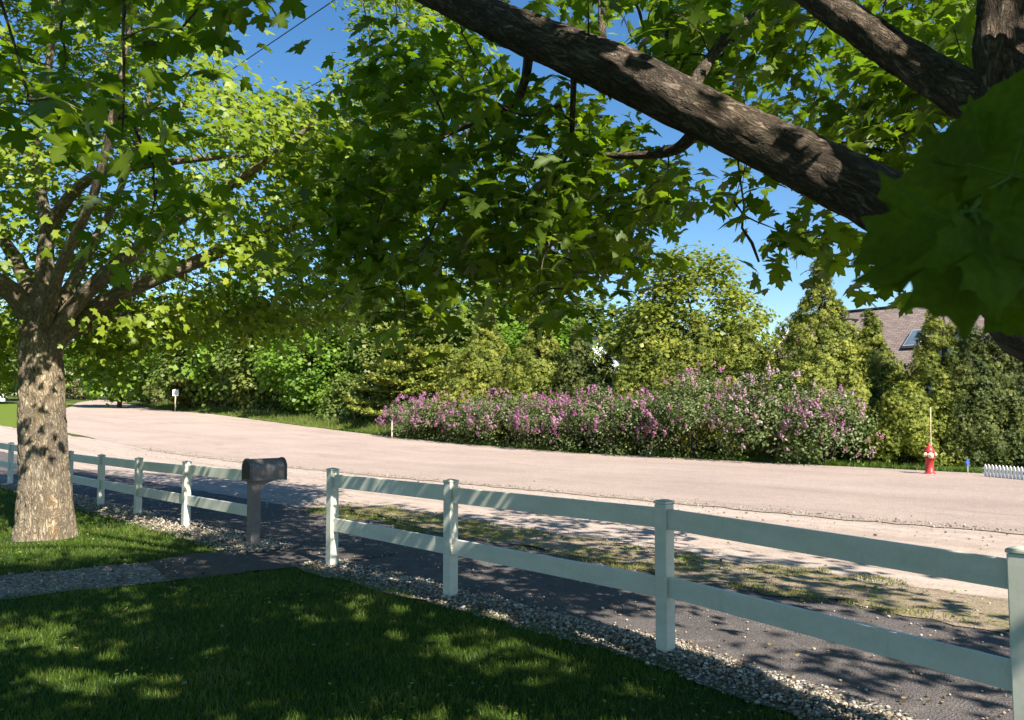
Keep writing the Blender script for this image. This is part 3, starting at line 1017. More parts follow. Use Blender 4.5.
# ------------------------------------------------------------------ hydrant and small roadside things
def hydrant():
    p = G(930, 474)
    root = empty('fire_hydrant', p, 'red fire hydrant with cream caps standing in front of the cedars', 'fire hydrant', rz=.25)
    b = MB(); s = .74 / .74
    b.lathe([(.15, -.05), (.15, .03), (.115, .035), (.115, .08), (.10, .09), (.098, .40), (.125, .405), (.125, .44), (.105, .445), (.112, .47), (.118, .56), (.115, .585)], (0, 0, 0), seg=22)
    b.build('barrel', M['red'], root)
    c = MB()
    c.lathe([(.135, .585), (.135, .612), (.115, .615), (.11, .66), (.085, .71), (.045, .74), (.03, .745), (.03, .79), (.02, .80)], (0, 0, 0), seg=22)
    c.build('bonnet', M['red'], root)
    for ang, r, z, ln in ((-math.pi / 2 - .5, .078, .50, .17), (-.45, .055, .52, .17), (math.pi + .1, .055, .52, .17)):
        d = np.array([math.cos(ang), math.sin(ang), 0])
        n = MB(); n.lathe([(r * .8, .08), (r * .8, .12)], (0, 0, z), d, 16)
        nz = n.build('nozzle', M['red'], root)
        k = MB(); k.lathe([(r, .12), (r * 1.02, .15), (r * .9, .165), (r * .3, .168), (r * .28, .195), (r * .1, .196)], (0, 0, z), d, 16)
        k.build('cap', M['cream'], nz)
    m = MB()
    m.tube([(.10, .06, .1), (.112, .065, .7), (.125, .07, 1.2), (.15, .075, 1.78)], [.012, .011, .010, .009], 8)
    m.build('marker_rod', M['cream'], root)


hydrant()


def small_things():
    # sign far along the road
    p = FP(67, 25.6)
    p = np.array([-30.0 * 1.0, 74.5, 0]); p[2] = float(terrain(p[0], p[1]))
    r = empty('road_sign', p, 'square white sign on a pale post at the far grass edge of the road', 'sign', rz=.38)
    b = MB(); b.box((0, 0, .95), (.10, .06, 2.1), bev=.01); b.build('sign_post', M['cream'], r)
    b = MB(); b.box((0, -.05, 1.66), (.50, .025, .56), bev=.01); b.build('panel', M['signwhite'], r)
    # white post at the far left edge of the lawn
    p = G(2, 417); r = empty('gate_post', p, 'white post beyond the far lawn at the left edge, left of the maple trunk', 'post')
    b = MB(); b.box((0, 0, .75), (.45, .3, 1.9), bev=.02); b.build('shaft', M['white'], r)
    b = MB(); b.box((0, 0, 1.74), (.56, .4, .08), bev=.02); b.build('cap', M['white'], r)
    # stake in front of the left lilac
    p = G(392, 438.5)
    b = MB(); b.box((0, 0, .42), (.07, .06, .95), bev=.01)
    b.box((0, 0, .90), (.09, .08, .09), mi=1, bev=.01)
    o = b.build('survey_stake', [M['pinkstake'], M['lilac_paint']]); o.location = p
    tag(o, 'thin pale stake with a purple tip standing at the left end of the lilac hedge', 'stake')
    # two stubby posts far off where the road bends
    for px, h, nm in ((154, .9, 'short brown wooden post at the far bend of the road, left of the white sign'),):
        p = G(px, 408); b = MB(); b.box((0, 0, h / 2 - .05), (.42, .4, h + .1), bev=.03)
        o = b.build('wooden_post', M['wood']); o.location = p; tag(o, nm, 'post')
    # blue marker
    p = G(968, 474.5); r = empty('utility_marker', p, 'small blue marker flag on a thin stake between the hydrant and the picket fence', 'marker', rz=.2)
    b = MB(); b.box((0, 0, .12), (.018, .012, .36)); b.build('stake', M['steel'], r)
    b = MB(); b.prism([(-.03, .22), (.03, .22), (.03, .30), (.07, .29), (.0, .42), (-.075, .31), (-.03, .315)], (0, -.012, 0), (1, 0, 0), (0, 0, 1), (0, 1, 0), .010)
    b.build('flag', M['blue'], r)
    # low white picket fence, far right
    p0 = G(984, 476.5); p1 = G(1034, 481)
    d = p1 - p0; d[2] = 0; d /= np.linalg.norm(d); nrm = np.array([-d[1], d[0], 0])
    r = empty('picket_fence', p0, 'low white picket fence at the right edge, under the dark cedar', 'fence')
    k = 0
    for i in range(22):
        c = d * (.05 + i * .105)
        b = MB()
        b.prism([(-.034, -.03), (.034, -.03), (.034, .27), (0, .32), (-.034, .27)], c - nrm * .009, d, UP, nrm, .018)
        b.build('picket', M['white'], r)
    for z in (.09, .21):
        b = MB(); b.box(d * 1.15 + nrm * .02 + UP * z, (2.4, .018, .035), (d, nrm, UP)); b.build('rail', M['white'], r)


M['lilac_paint'] = simple('purple_paint', (.28, .12, .34), .6, .3)
small_things()


# ------------------------------------------------------------------ big maples
def seg_nodes(limbs):
    pts = []; rd = []
    for p, r in limbs:
        q, s = resample(np.array(p), np.array(r), .15)
        pts.append(q); rd.append(s)
    return np.concatenate(pts), np.concatenate(rd)


def connect(nodes, centers, g, mb, r0, r1, sides=5, sag=.12, segs=4, each=None):
    """grow twigs from the nearest existing branch point to every cluster centre"""
    nd = list(nodes)
    arr = np.array(nd)
    dist = np.array([np.min(np.sum((arr - c) ** 2, 1)) for c in centers])
    buf = np.zeros((len(arr) + len(centers) * segs, 3)); buf[:len(arr)] = arr; n = len(arr)
    for i in np.argsort(dist):
        c = centers[i]
        d2 = np.sum((buf[:n] - c) ** 2, 1)
        s = buf[np.argmin(d2)]
        L = math.sqrt(d2.min())
        if L < .05 or (each is not None and L > 1.5): continue
        side = g.normal(0, .10 * L, 3)
        pts = []
        for k in range(segs + 1):
            f = k / segs
            q = s * (1 - f) + c * f + side * math.sin(math.pi * f) + np.array([0, 0, sag * L * math.sin(math.pi * f)])
            if 0 < k < segs: q = q + g.normal(0, .025 * L, 3)
            pts.append(q)
        ra = min(r0, r1 + .012 * L)
        if each is not None:
            bb = MB(); bb.tube(np.array(pts) - each[1], np.linspace(ra, r1, segs + 1), sides, seed=float(g.random() * 9), step=.12)
            bb.build('branch', each[2], each[0], True)
        else:
            mb.tube(pts, np.linspace(ra, r1, segs + 1), sides, seed=float(g.random() * 9))
        buf[n:n + segs] = pts[1:]; n += segs
    return buf[:n]


def cluster_leaves(centers, g, per, rad, flat, size, up, outw, ctr, tpl, rnd=.45, droop=.6, bias=None, tintc=.5, tints=.22):
    n = len(centers)
    cnt = g.poisson(per, n)
    idx = np.repeat(np.arange(n), cnt)
    off = g.normal(0, 1, (len(idx), 3)) * np.array([rad, rad, rad * flat]) * .6
    pos = centers[idx] + off
    out = pos - ctr; out /= np.linalg.norm(out, axis=1)[:, None] + 1e-9
    nr = np.array([0, 0, 1.]) * up + out * outw + off / rad * .35 + g.normal(0, rnd, pos.shape)
    if bias is not None: nr = nr + np.array(bias)
    nr /= np.linalg.norm(nr, axis=1)[:, None] + 1e-9
    ct = g.normal(tintc, tints, n)
    tint = np.clip(ct[idx] + g.normal(0, .2, len(idx)), 0, 1)
    sz = size * g.uniform(.62, 1.2, len(idx))
    tip = off / rad + g.normal(0, .5, pos.shape)
    return leaf_batch(pos, nr, sz, tint, tpl, g, droop, tip)


def pip(pts, poly):
    u, v, f = project(pts)
    return in_poly(u, v, np.array(poly)) & (f > .3)


def in_frame(pts, m=25):
    u, v, f = project(pts)
    return (f > .2) & (u > -m) & (u < 1024 + m) & (v > -m) & (v < 720 + m)


def sample_px(poly, n, d0, d1, g):
    poly = np.array(poly); out = []
    lo, hi = poly.min(0), poly.max(0)
    while len(out) < n:
        q = g.uniform(lo, hi)
        if in_poly(np.array([q[0]]), np.array([q[1]]), poly)[0]:
            out.append(P(q[0], q[1], g.uniform(d0, d1)))
    return np.array(out)


def shadow_xy(pts, z=0.0):
    k = (pts[:, 2] - z) / SUN.z
    return np.stack([pts[:, 0] - SUN.x * k, pts[:, 1] - SUN.y * k], 1)


def near_line(pts, line, half, dz):
    """clusters that would hang in front of a limb (line: px, py, depth)"""
    u, v, f = project(pts)
    best = np.zeros(len(pts), bool)
    for (a, b) in zip(line[:-1], line[1:]):
        ax, ay = b[0] - a[0], b[1] - a[1]
        t = np.clip(((u - a[0]) * ax + (v - a[1]) * ay) / (ax * ax + ay * ay), 0, 1)
        d = np.hypot(u - a[0] - t * ax, v - a[1] - t * ay)
        dep = a[2] + (b[2] - a[2]) * t
        best |= (d < half) & (f < dep + dz)
    return best


SKY_GAP = [(212, -400), (335, -400), (340, 10), (348, 45), (348, 88), (325, 102), (285, 100), (262, 112), (246, 82), (236, 50), (214, 40), (205, 20)]
HOLES = [[(150, 95), (215, 85), (205, 140), (165, 135)], [(228, 185), (300, 200), (295, 240), (235, 232)], [(95, -20), (150, -20), (140, 30), (95, 35)]]


def left_maple():
    g = np.random.default_rng(21)
    base = G(44, 537)
    root = empty('maple_tree', base, 'large sunlit maple with a thick mottled trunk on the left lawn', 'tree')
    B = base
    tr = MB()

    def flare(f, a):
        return .24 * math.exp(-f * 12) * (1 + .5 * math.sin(a * 5 + 1) + .25 * math.sin(a * 3)) + .05 * math.exp(-f * 3)
    d0 = base[1]
    tp = [P(45, 545, d0), P(45, 500, d0), P(43, 440, d0), P(42, 390, d0), P(41, 345, d0), P(42, 315, d0), P(43, 285, d0)]
    tr.tube(np.array(tp) - B, [.325, .305, .275, .262, .255, .25, .18], 96, disp=.030, dfreq=(5.4, 2.6), seed=2, step=.03, flare=flare)
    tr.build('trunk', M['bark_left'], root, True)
    D = d0
    limbs = [
        ([P(40, 345, D), P(20, 300, D - .2), P(-20, 270, D - .7), P(-95, 215, D - 1.2), P(-180, 120, D - 1.6), P(-250, 40, D - 2)], [.16, .14, .115, .085, .05, .02]),
        ([P(43, 310, D), P(45, 262, D), P(46, 225, D + .1), P(36, 150, D + .3), P(52, 40, D + .5), P(60, -90, D + .6), P(40, -220, D + .8)], [.15, .11, .09, .065, .045, .03, .01]),
        ([P(48, 345, D), P(75, 305, D - .2), P(130, 255, D - .5), P(190, 212, D - .8), P(260, 165, D - 1.1), P(330, 110, D - 1.3)], [.14, .11, .09, .07, .045, .02]),
        ([P(50, 345, D), P(92, 310, D + .1), P(140, 285, D + .2), P(195, 262, D + .3), P(255, 238, D + .5), P(330, 215, D + .7), P(390, 190, D + .8)], [.14, .12, .105, .09, .07, .04, .02]),
        ([P(46, 325, D + .1), P(72, 285, D + .4), P(90, 250, D + .7), P(120, 190, D + 1.2), P(150, 90, D + 1.6), P(165, -40, D + 1.9)], [.12, .085, .07, .05, .03, .012]),
        ([P(48, 335, D + .1), P(100, 322, D + .6), P(160, 316, D + 1.4), P(230, 318, D + 2.2), P(320, 322, D + 3)], [.13, .11, .09, .06, .02]),
        ([P(40, 320, D + .1), P(30, 290, D + .8), P(10, 250, D + 1.8), P(-40, 180, D + 3), P(-90, 100, D + 4)], [.15, .13, .10, .07, .03]),
        ([P(47, 230, D + .1), P(75, 190, D - .1), P(110, 172, D - .3), P(190, 160, D - .5), P(250, 156, D - .6)], [.09, .075, .06, .04, .015]),
        ([P(43, 330, D - .1), P(60, 270, D - .9), P(95, 190, D - 1.8), P(120, 80, D - 2.4), P(140, -40, D - 2.8)], [.10, .07, .05, .035, .015]),
    ]
    for p, r in limbs:
        m = MB(); m.tube(np.array(p) - B, r, 16, disp=.008, dfreq=(5, 2), seed=float(g.random() * 20), step=.09)
        m.build('limb', M['bark_left'], root, True)
    nodes, _ = seg_nodes([(p[1:], r[1:]) for p, r in limbs])
    # crown clusters
    C = np.array([-5.9, 11.5, 6.3]); Rr = np.array([5.6, 4.4, 4.8])
    cl = []
    while len(cl) < 1450:
        q = g.normal(0, 1, 3); q /= np.linalg.norm(q)
        q = q * g.uniform(.25, 1) ** .45
        p = C + q * Rr
        if p[2] < 2.5 + .12 * abs(p[1] - 11): continue
        cl.append(p)
    cl = np.array(cl)
    cl = cl[~pip(cl, SKY_GAP)]
    for zt in (.6, 1.5, 2.4):
        s_ = shadow_xy(cl, zt)
        k = (np.hypot(s_[:, 0] + 6.2, s_[:, 1] - 11.0) < .9) & (cl[:, 2] < 8.5) & (g.random(len(cl)) < .6); cl = cl[~k]
    for h in HOLES:
        k = pip(cl, h) & (g.random(len(cl)) < .85); cl = cl[~k]
    # keep the trunk visible
    k = pip(cl, [(8, 335), (85, 335), (95, 560), (0, 560)]); cl = cl[~k]
    # low skirt of shaded foliage behind and to the right
    sk_ = [sample_px([(75, 310), (330, 285), (390, 300), (340, 318), (235, 330), (195, 345), (150, 362), (110, 375), (80, 372)], 95, 12.2, 15, g),
           sample_px([(-20, 300), (30, 300), (12, 385), (-20, 390)], 22, 12, 14, g),
           sample_px([(230, 95), (390, 100), (420, 190), (410, 300), (300, 310), (220, 260)], 100, 10, 12.6, g),
           sample_px([(-10, -10), (200, -10), (225, 70), (330, 105), (400, 180), (330, 290), (60, 290), (-10, 270)], 150, 11.6, 14.2, g),
           sample_px([(60, 60), (200, 50), (300, 110), (390, 150), (380, 220), (250, 210), (120, 180)], 50, 9.0, 10.8, g)]
    cl = np.concatenate([cl] + sk_)
    k = pip(cl, [(140, 350), (210, 350), (210, 415), (140, 415)]); cl = cl[~k]
    for ln in ([(45, 345, D), (20, 300, D - .2), (-20, 270, D - .7)], [(48, 345, D), (75, 305, D - .2), (130, 255, D - .5), (190, 212, D - .8), (260, 165, D - 1.1)],
               [(50, 345, D), (92, 310, D + .1), (140, 285, D + .2), (195, 262, D + .3), (255, 238, D + .5)], [(43, 310, D), (45, 262, D), (46, 225, D + .1)],
               [(47, 230, D + .1), (75, 190, D - .1), (110, 172, D - .3), (190, 160, D - .5)]):
        k = near_line(cl, ln, 32, .3) & (g.random(len(cl)) < .75); cl = cl[~k]
    tw = MB()
    big = cl[g.choice(len(cl), 70, replace=False)]
    nodes = connect(nodes, big, g, tw, .035, .008, 6, .05, 4, (root, B, M['bark_left']))
    nodes = connect(nodes, cl, g, tw, .012, .003, 4, .08, 3)
    tw.v = [tuple(np.array(q) - B) for q in tw.v]
    tag(tw.build('twigs', M['bark_left'], root, True), kind='stuff')
    V, Fq, T = cluster_leaves(cl, g, 31, .38, .55, .102, .75, .55, C - np.array([0, 0, 2]), LEAF_LOW, .45, .5, (.22, -.32, .1))
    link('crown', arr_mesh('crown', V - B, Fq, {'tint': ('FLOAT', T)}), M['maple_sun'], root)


left_maple()

HANG = [(356, 30), (425, 18), (560, 95), (650, 150), (705, 188), (690, 212), (640, 232), (655, 268), (628, 300), (585, 318), (520, 308), (455, 325), (400, 335), (358, 290), (345, 210), (350, 120)]
ABOVE = [(425, -30), (1010, -30), (1010, 110), (985, 215), (905, 195), (800, 145), (690, 95), (600, 50), (520, 20)]


def near_maple():
    g = np.random.default_rng(33)
    base = np.array([2.95, 2.25, 0.0])
    root = empty('maple_tree', base, 'big shady maple overhanging the near lawn, its heavy limb crossing the upper right', 'tree')
    B = base
    tr = MB()

    def flare(f, a):
        return .5 * math.exp(-f * 7) * (1 + .3 * math.sin(a * 5)) + .1 * math.exp(-f * 3)
    tr.tube([(0, 0, -.1), (0, 0, .5), (-.02, .02, 1.1), (-.05, .06, 1.6), (-.1, .14, 2.1), (-.22, .35, 2.7)], [.36, .33, .31, .30, .29, .22], 64, disp=.016, dfreq=(4.2, 1.6), seed=3, step=.05, flare=flare)
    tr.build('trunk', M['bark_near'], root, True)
    top = B + np.array([-.15, .2, 2.3])
    limbs = [
        # the heavy limb across the picture
        ([B + np.array([-.08, .1, 1.65]), P(1075, 330, 3.6), P(1020, 292, 3.85), P(950, 243, 4.1), P(880, 200, 4.3), P(800, 160, 4.5), P(720, 122, 4.7), P(640, 82, 4.9), P(560, 48, 5.1), P(490, 18, 5.3), P(420, -14, 5.5), P(330, -55, 5.8), P(200, -130, 6.2)],
         [.24, .20, .175, .160, .155, .150, .142, .152, .130, .118, .098, .075, .03]),
        # upright stem at the top right with its own limb
        ([top - np.array([0, 0, .3]), P(1085, 190, 3.3), P(1020, 115, 3.5), P(1004, 60, 3.6), P(1006, 0, 3.65), P(1010, -120, 3.7), P(1000, -300, 3.8), P(960, -520, 3.9)], [.22, .18, .14, .125, .12, .10, .07, .03]),
        ([P(1020, 118, 3.5), P(970, 98, 3.75), P(920, 68, 4.0), P(860, 28, 4.3), P(815, -4, 4.6), P(750, -60, 5.0), P(680, -140, 5.4)], [.12, .098, .092, .085, .078, .05, .02]),
        # secondary branches seen under and over the heavy limb
        ([P(705, 116, 4.75), P(690, 138, 5.0), P(668, 152, 5.3), P(620, 156, 5.6), P(560, 152, 5.9)], [.05, .042, .034, .022, .01]),
        ([P(690, 98, 4.85), P(700, 75, 5.1), P(730, 35, 5.5), P(785, -10, 6.0), P(850, -60, 6.4)], [.05, .04, .034, .025, .012]),
        ([P(610, 62, 5.0), P(603, 40, 5.2), P(602, 15, 5.4), P(600, -40, 5.6)], [.035, .028, .024, .015]),
        ([P(530, 40, 5.15), P(520, 95, 5.4), P(480, 120, 5.8), P(430, 140, 6.2), P(350, 165, 6.6)], [.035, .028, .022, .015, .008]),
        ([P(574, 58, 5.08), P(572, 130, 5.3), P(568, 180, 5.6), P(540, 240, 5.9)], [.022, .016, .012, .006]),
        # overhead limbs behind and left of the camera
        ([top, B + np.array([-1.2, -.6, 3.9]), B + np.array([-3, -1.2, 5.0]), B + np.array([-5, -1.3, 5.9])], [.2, .15, .10, .03]),
        ([top, B + np.array([-.9, 1.0, 3.8]), B + np.array([-2.6, 1.9, 5.4]), B + np.array([-4.2, 2.4, 6.2]), B + np.array([-6.0, 2.4, 6.0])], [.18, .14, .10, .06, .02]),
        ([top, B + np.array([.9, -.8, 4]), B + np.array([2.2, -2.2, 6])], [.18, .13, .05]),
        ([top, B + np.array([.3, .3, 4.2]), B + np.array([.2, .5, 7]), B + np.array([0, .3, 9.5])], [.2, .16, .10, .03]),
    ]
    for i, (p, r) in enumerate(limbs):
        m = MB(); m.tube(np.array(p) - B, r, 40 if i < 3 else 14, disp=.017 if i < 3 else .004, dfreq=(5.5, 2.0), seed=float(g.random() * 20), step=.04 if i < 3 else .1)
        m.build('limb', M['bark_near'], root, True)
    nodes, _ = seg_nodes([(p[1:], r[1:]) for p, r in limbs])
    # --- crown
    C = B + np.array([-.6, .2, 6.8]); Rr = np.array([6.0, 5.6, 4.6])
    cl = []
    while len(cl) < 950:
        q = g.normal(0, 1, 3); q /= np.linalg.norm(q)
        q = q * g.uniform(.1, 1) ** .5
        p = C + q * Rr
        if p[2] < 3.1: continue
        if p[1] < 2.6 and p[2] < 3.6: continue
        cl.append(p)
    cl = np.array(cl)
    cl = cl[~in_frame(cl)]
    parts = [cl,
             sample_px(HANG, 190, 4.8, 8.5, g),
             sample_px([(345, 180), (640, 200), (640, 285), (520, 300), (400, 320), (340, 280)], 25, 5.2, 8.5, g),
             sample_px([(500, 75), (560, 100), (640, 150), (692, 200), (640, 255), (560, 290), (500, 250)], 55, 4.9, 8, g),
             sample_px(ABOVE, 190, 4.6, 8.8, g),
             sample_px([(700, 175), (790, 185), (870, 225), (885, 262), (820, 250), (790, 268), (735, 225), (715, 215)], 10, 4.8, 6.2, g),
             sample_px([(860, 255), (900, 262), (905, 285), (880, 282)], 2, 5, 6, g),
             sample_px([(-20, -40), (255, -40), (270, 12), (215, 22), (150, 60), (130, 110), (60, 170), (-20, 200)], 17, 3.4, 5.6, g),
             sample_px([(100, 60), (190, 80), (190, 230), (90, 240)], 4, 4.0, 5.5, g),
             sample_px([(280, 120), (350, 130), (370, 260), (210, 290), (220, 240)], 4, 4.4, 6.0, g)]
    cl = np.concatenate(parts)
    L1 = [(1020, 292, 3.85), (950, 243, 4.1), (880, 200, 4.3), (800, 160, 4.5), (720, 122, 4.7), (640, 82, 4.9), (560, 48, 5.1), (490, 18, 5.3), (420, -14, 5.5)]
    L2 = [(1020, 118, 3.5), (970, 98, 3.75), (920, 68, 4.0), (860, 28, 4.3), (815, -4, 4.6)]
    L3 = [(1004, 60, 3.6), (1006, 0, 3.65), (1010, -120, 3.7)]
    cl = cl[~(near_line(cl, L1, 52, .40) | near_line(cl, L2, 48, .35) | near_line(cl, L3, 48, .35))]
    # gaps in the crown that let the sun down to the left trunk, the left lawn and the verge
    for zt in (0, 1.2, 2.4):
        s_ = shadow_xy(cl, zt)
        k = (np.hypot((s_[:, 0] + 6.2) * .9, s_[:, 1] - 11.2) < 1.9) & (g.random(len(cl)) < .8) & ~in_frame(cl); cl = cl[~k]
    s_ = shadow_xy(cl)
    t_, n_ = tn(s_[:, 0], s_[:, 1])
    # sun flecks: loose gaps in the canopy over the lawn, the footpath and the posts
    fl = np.array([mnoise.noise(Vector((q[0] * .8, q[1] * .8, 4.4))) for q in s_])
    vis = (s_[:, 1] > 3) & ~in_frame(cl)
    k = vis & (((n_ < -.2) & (fl > .13)) | ((n_ > -.2) & (n_ < 2.6) & ((fl > .12) | (g.random(len(cl)) < .25)))); cl = cl[~k]
    for t0 in (tP3, tP2, 0.0, 3.96):
        q0 = FP(t0, 0); sz = shadow_xy(cl, .5)
        k = (np.hypot(sz[:, 0] - q0[0], sz[:, 1] - q0[1]) < .75) & (g.random(len(cl)) < .85); cl = cl[~k]
    sz = shadow_xy(cl, .8); tz, nz = tn(sz[:, 0], sz[:, 1])
    k = (np.abs(nz) < .35) & (tz > -6) & (tz < 9) & ~in_frame(cl) & (g.random(len(cl)) < .75); cl = cl[~k]
    sz = shadow_xy(cl, .7); tz, nz = tn(sz[:, 0], sz[:, 1])
    k = (np.abs(nz + .15) < .6) & (tz > -6.8) & (tz < -.5) & ~in_frame(cl) & (g.random(len(cl)) < .6); cl = cl[~k]
    s_ = shadow_xy(cl); t_, n_ = tn(s_[:, 0], s_[:, 1])
    # unseen leaf clump added toward the sun to shade the hanging twig at right
    hl = P(980, 210, .72); sd_ = np.array(SUN)
    cl = np.concatenate([cl] + [hl + sd_ * k_ + g.normal(0, .28, (5, 3)) for k_ in (2.6, 3.4, 4.2, 5.0)])
    s_ = shadow_xy(cl); t_, n_ = tn(s_[:, 0], s_[:, 1])
    k = (n_ > 2.6) & (g.random(len(cl)) < np.where(n_ > 4.2, .92, .78)) & ~in_frame(cl); cl = cl[~k]
    bad = pip(cl, [(205, 35), (285, -30), (300, -300), (345, -300), (350, 40), (352, 108), (285, 128), (225, 95)]) & (cl[:, 1] < 8)
    cl = cl[~bad]
    # hanging branch on the left side, reaching over from overhead
    extra = [np.array([P(-60, -170, 4.2), P(60, -70, 4.0), P(118, -20, 3.9), P(123, 40, 3.9), P(124, 95, 3.95), P(122, 135, 4.0)]),
             np.array([P(-60, -170, 4.2), P(-20, -60, 3.8), P(10, 30, 3.7), P(30, 100, 3.7)])]
    m = MB()
    for e in extra:
        m = MB(); m.tube(e - B, np.linspace(.012, .004, len(e)), 6, step=.05); m.build('branch', M['bark_near'], root, True)
    # bare hanging twig below the heavy limb
    e = np.array([P(735, 128, 4.72), P(738, 160, 4.85), P(741, 185, 5.0), P(744, 205, 5.0), P(742, 228, 5.0), P(752, 243, 5.0), P(759, 262, 5.0)])
    m = MB(); m.tube(e - B, [.008, .007, .006, .006, .008, .010, .007], 6); m.build('branch', M['bark_near'], root, True)
    tw = MB()
    big = cl[g.choice(len(cl), 80, replace=False)]
    nodes = connect(nodes, big, g, tw, .028, .006, 6, .02, 4, (root, B, M['bark_near']))
    nodes = np.concatenate([nodes] + [resample(e_, np.ones(len(e_)), .1)[0] for e_ in extra])
    nodes = connect(nodes, cl, g, tw, .009, .0025, 4, .10, 4)
    tw.v = [tuple(np.array(q) - B) for q in tw.v]
    tag(tw.build('twigs', M['bark_near'], root, True), kind='stuff')
    inf = in_frame(cl, 120)
    Va, Fa, Ta = cluster_leaves(cl[inf], g, 18, .25, .7, .118, .8, .15, C, LEAF_FINE, .40, .8)
    Vb, Fb, Tb = cluster_leaves(cl[~inf], g, 26, .45, .6, .16, .9, .1, C, LEAF_LOW, .35, .5)
    V = np.concatenate([Va, Vb]); Fq = np.concatenate([Fa, Fb + len(Va)]); T = np.concatenate([Ta, Tb])
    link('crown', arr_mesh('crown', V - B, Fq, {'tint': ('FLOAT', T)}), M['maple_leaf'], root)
    hero_leaves(root, B)


def hero_leaf_mesh(seed):
    """a full maple leaf: toothed outline, folded along the veins, raised vein ribs"""
    g = np.random.default_rng(seed)
    half = [(.10, -.06), (.22, -.14), (.34, -.16), (.33, -.06), (.30, .02), (.42, .02), (.56, .06), (.55, .14), (.62, .22), (.74, .30), (.92, .40), (.78, .42), (.68, .46), (.62, .54), (.54, .50),
            (.47, .48), (.40, .47), (.39, .54), (.42, .62), (.50, .76), (.38, .75), (.29, .78), (.24, .86), (.14, .88), (.06, .98)]
    pts = [(0, 0)] + half + [(0, 1.1)] + [(-a * g.uniform(.94, 1.05), b + g.normal(0, .01)) for a, b in half[::-1]]
    pts = np.array(pts)
    c = np.array([0, .24])
    rings = [1.0, .75, .5, .25]
    V = []; 
    def zz(q):
        a, b = q
        return -.20 * a * a - .30 * max(0, b - .5) ** 2 + .05 * math.sin(a * 6 + seed) + .045 * math.sin(b * 7 + seed * 2) - .10 * abs(math.sin(math.atan2(a, b + .05) * 2.5)) * math.hypot(a, b)
    for r in rings:
        for p in pts:
            q = c + (p - c) * r
            V.append((q[0], q[1], zz(q)))
    V.append((c[0], c[1], zz(c)))
    n = len(pts); Fq = []
    for k in range(len(rings) - 1):
        for i in range(n):
            j = (i + 1) % n
            Fq.append((k * n + i, k * n + j, (k + 1) * n + j, (k + 1) * n + i))
    k = len(rings) - 1
    for i in range(n):
        Fq.append((k * n + i, k * n + (i + 1) % n, len(V) - 1))
    mb = MB(); mb.add(V, Fq, 0, True)
    for tip in ((0, 1.05), (.88, .39), (-.86, .39), (.31, -.13), (-.31, -.13)):
        q = [np.array([0, 0]) + np.array(tip) * f for f in np.linspace(0, .97, 14)]
        mb.tube([(a, b, zz((a, b)) + .003) for a, b in q], np.linspace(.009, .002, 14), 5, 1)
        for f in (.35, .55, .72):
            b0 = np.array(tip) * f; dr = np.array(tip) / np.linalg.norm(tip)
            for sg in (-1, 1):
                e = b0 + (dr * .75 + sg * np.array([-dr[1], dr[0]]) * .55) * .16 * np.linalg.norm(tip) * (1.2 - f)
                mb.tube([(*(b0 + (e - b0) * w_), zz(b0 + (e - b0) * w_) + .002) for w_ in np.linspace(0, 1, 6)], np.linspace(.005, .0015, 6), 4, 1)
    return mb


def hero_leaves(root, B):
    # leaves of a twig hanging close to the camera at the right
    rows = [  # base px, tip px, distance, size scale, roll
        ((957, 226), (966, 340), .66, 1.0, .15), ((953, 222), (850, 262), .70, 1.0, -.35), ((990, 196), (972, 92), .78, 1.0, .5), ((1012, 176), (1030, 48), .74, 1.0, -.45), ((1000, 214), (1080, 150), .82, 1.0, .2),
        ((985, 232), (1090, 270), .68, 1.15, -.2), ((990, 205), (1085, 140), .80, 1.2, .4), ((960, 190), (928, 128), .95, .75, .6), ((1005, 262), (1040, 345), .74, .9, .3),
            ((972, 232), (912, 300), .80, .8, -.7), ((980, 225), (1012, 316), .62, .8, .7), ((978, 208), (968, 96), .84, .8, -.6), ((995, 225), (1062, 205), .60, .8, -.5)]
    for i, (b, t, d, s, roll) in enumerate(rows):
        pb = P(b[0], b[1], d); pt = P(t[0], t[1], d + (.02 if i % 2 else -.02))
        y = pt - pb; L = np.linalg.norm(y) / 1.1; y /= np.linalg.norm(y)
        toc = np.array([0, 0, CAMZ]) - pb; toc /= np.linalg.norm(toc)
        z = toc + np.array([roll, 0, .45 - .3 * (i % 3)]); z -= y * np.dot(z, y); z /= np.linalg.norm(z)
        x = np.cross(y, z)
        mb = hero_leaf_mesh(i + 1)
        mb.v = [tuple(pb - B + L * (x * q[0] + y * q[1] + z * q[2])) for q in mb.v]
        # petiole to the twig node
        nd = P(968, 214, .735)
        mid = (pb + nd) / 2 + np.array([0, 0, .006])
        o0 = len(mb.v)
        mb.tube(np.array([nd, mid, pb]) - B, [.0016, .0014, .0013], 6, 1)
        mb.build('leaf', [M['hero_leaf'], M['hero_vein']], root)
    tw = MB()
    tw.tube(np.array([P(968, 214, .735), P(990, 232, .78), P(1015, 250, .86), P(1050, 262, 1.1), P(1110, 250, 1.6), P(1140, 240, 2.2), P(1120, 300, 3.2)]) - B, [.003, .003, .004, .005, .007, .01, .014], 8, step=.03)
    tw.build('twig', M['twig'], root)


M['hero_leaf'] = leaf_mat('hero_leaf', [(0, (.066, .108, .006)), (1, (.078, .124, .008))], (1.8, 1.9, .8), .5, .6, .08)
M['hero_vein'] = simple('leaf_vein', (.075, .12, .015), .7, .1)
near_maple()


# ------------------------------------------------------------------ background vegetation
def crown_obj(root, V, Fq, T, mat, name='crown'):
    return link(name, arr_mesh(name, V, Fq, {'tint': ('FLOAT', T)}), M[mat], root)


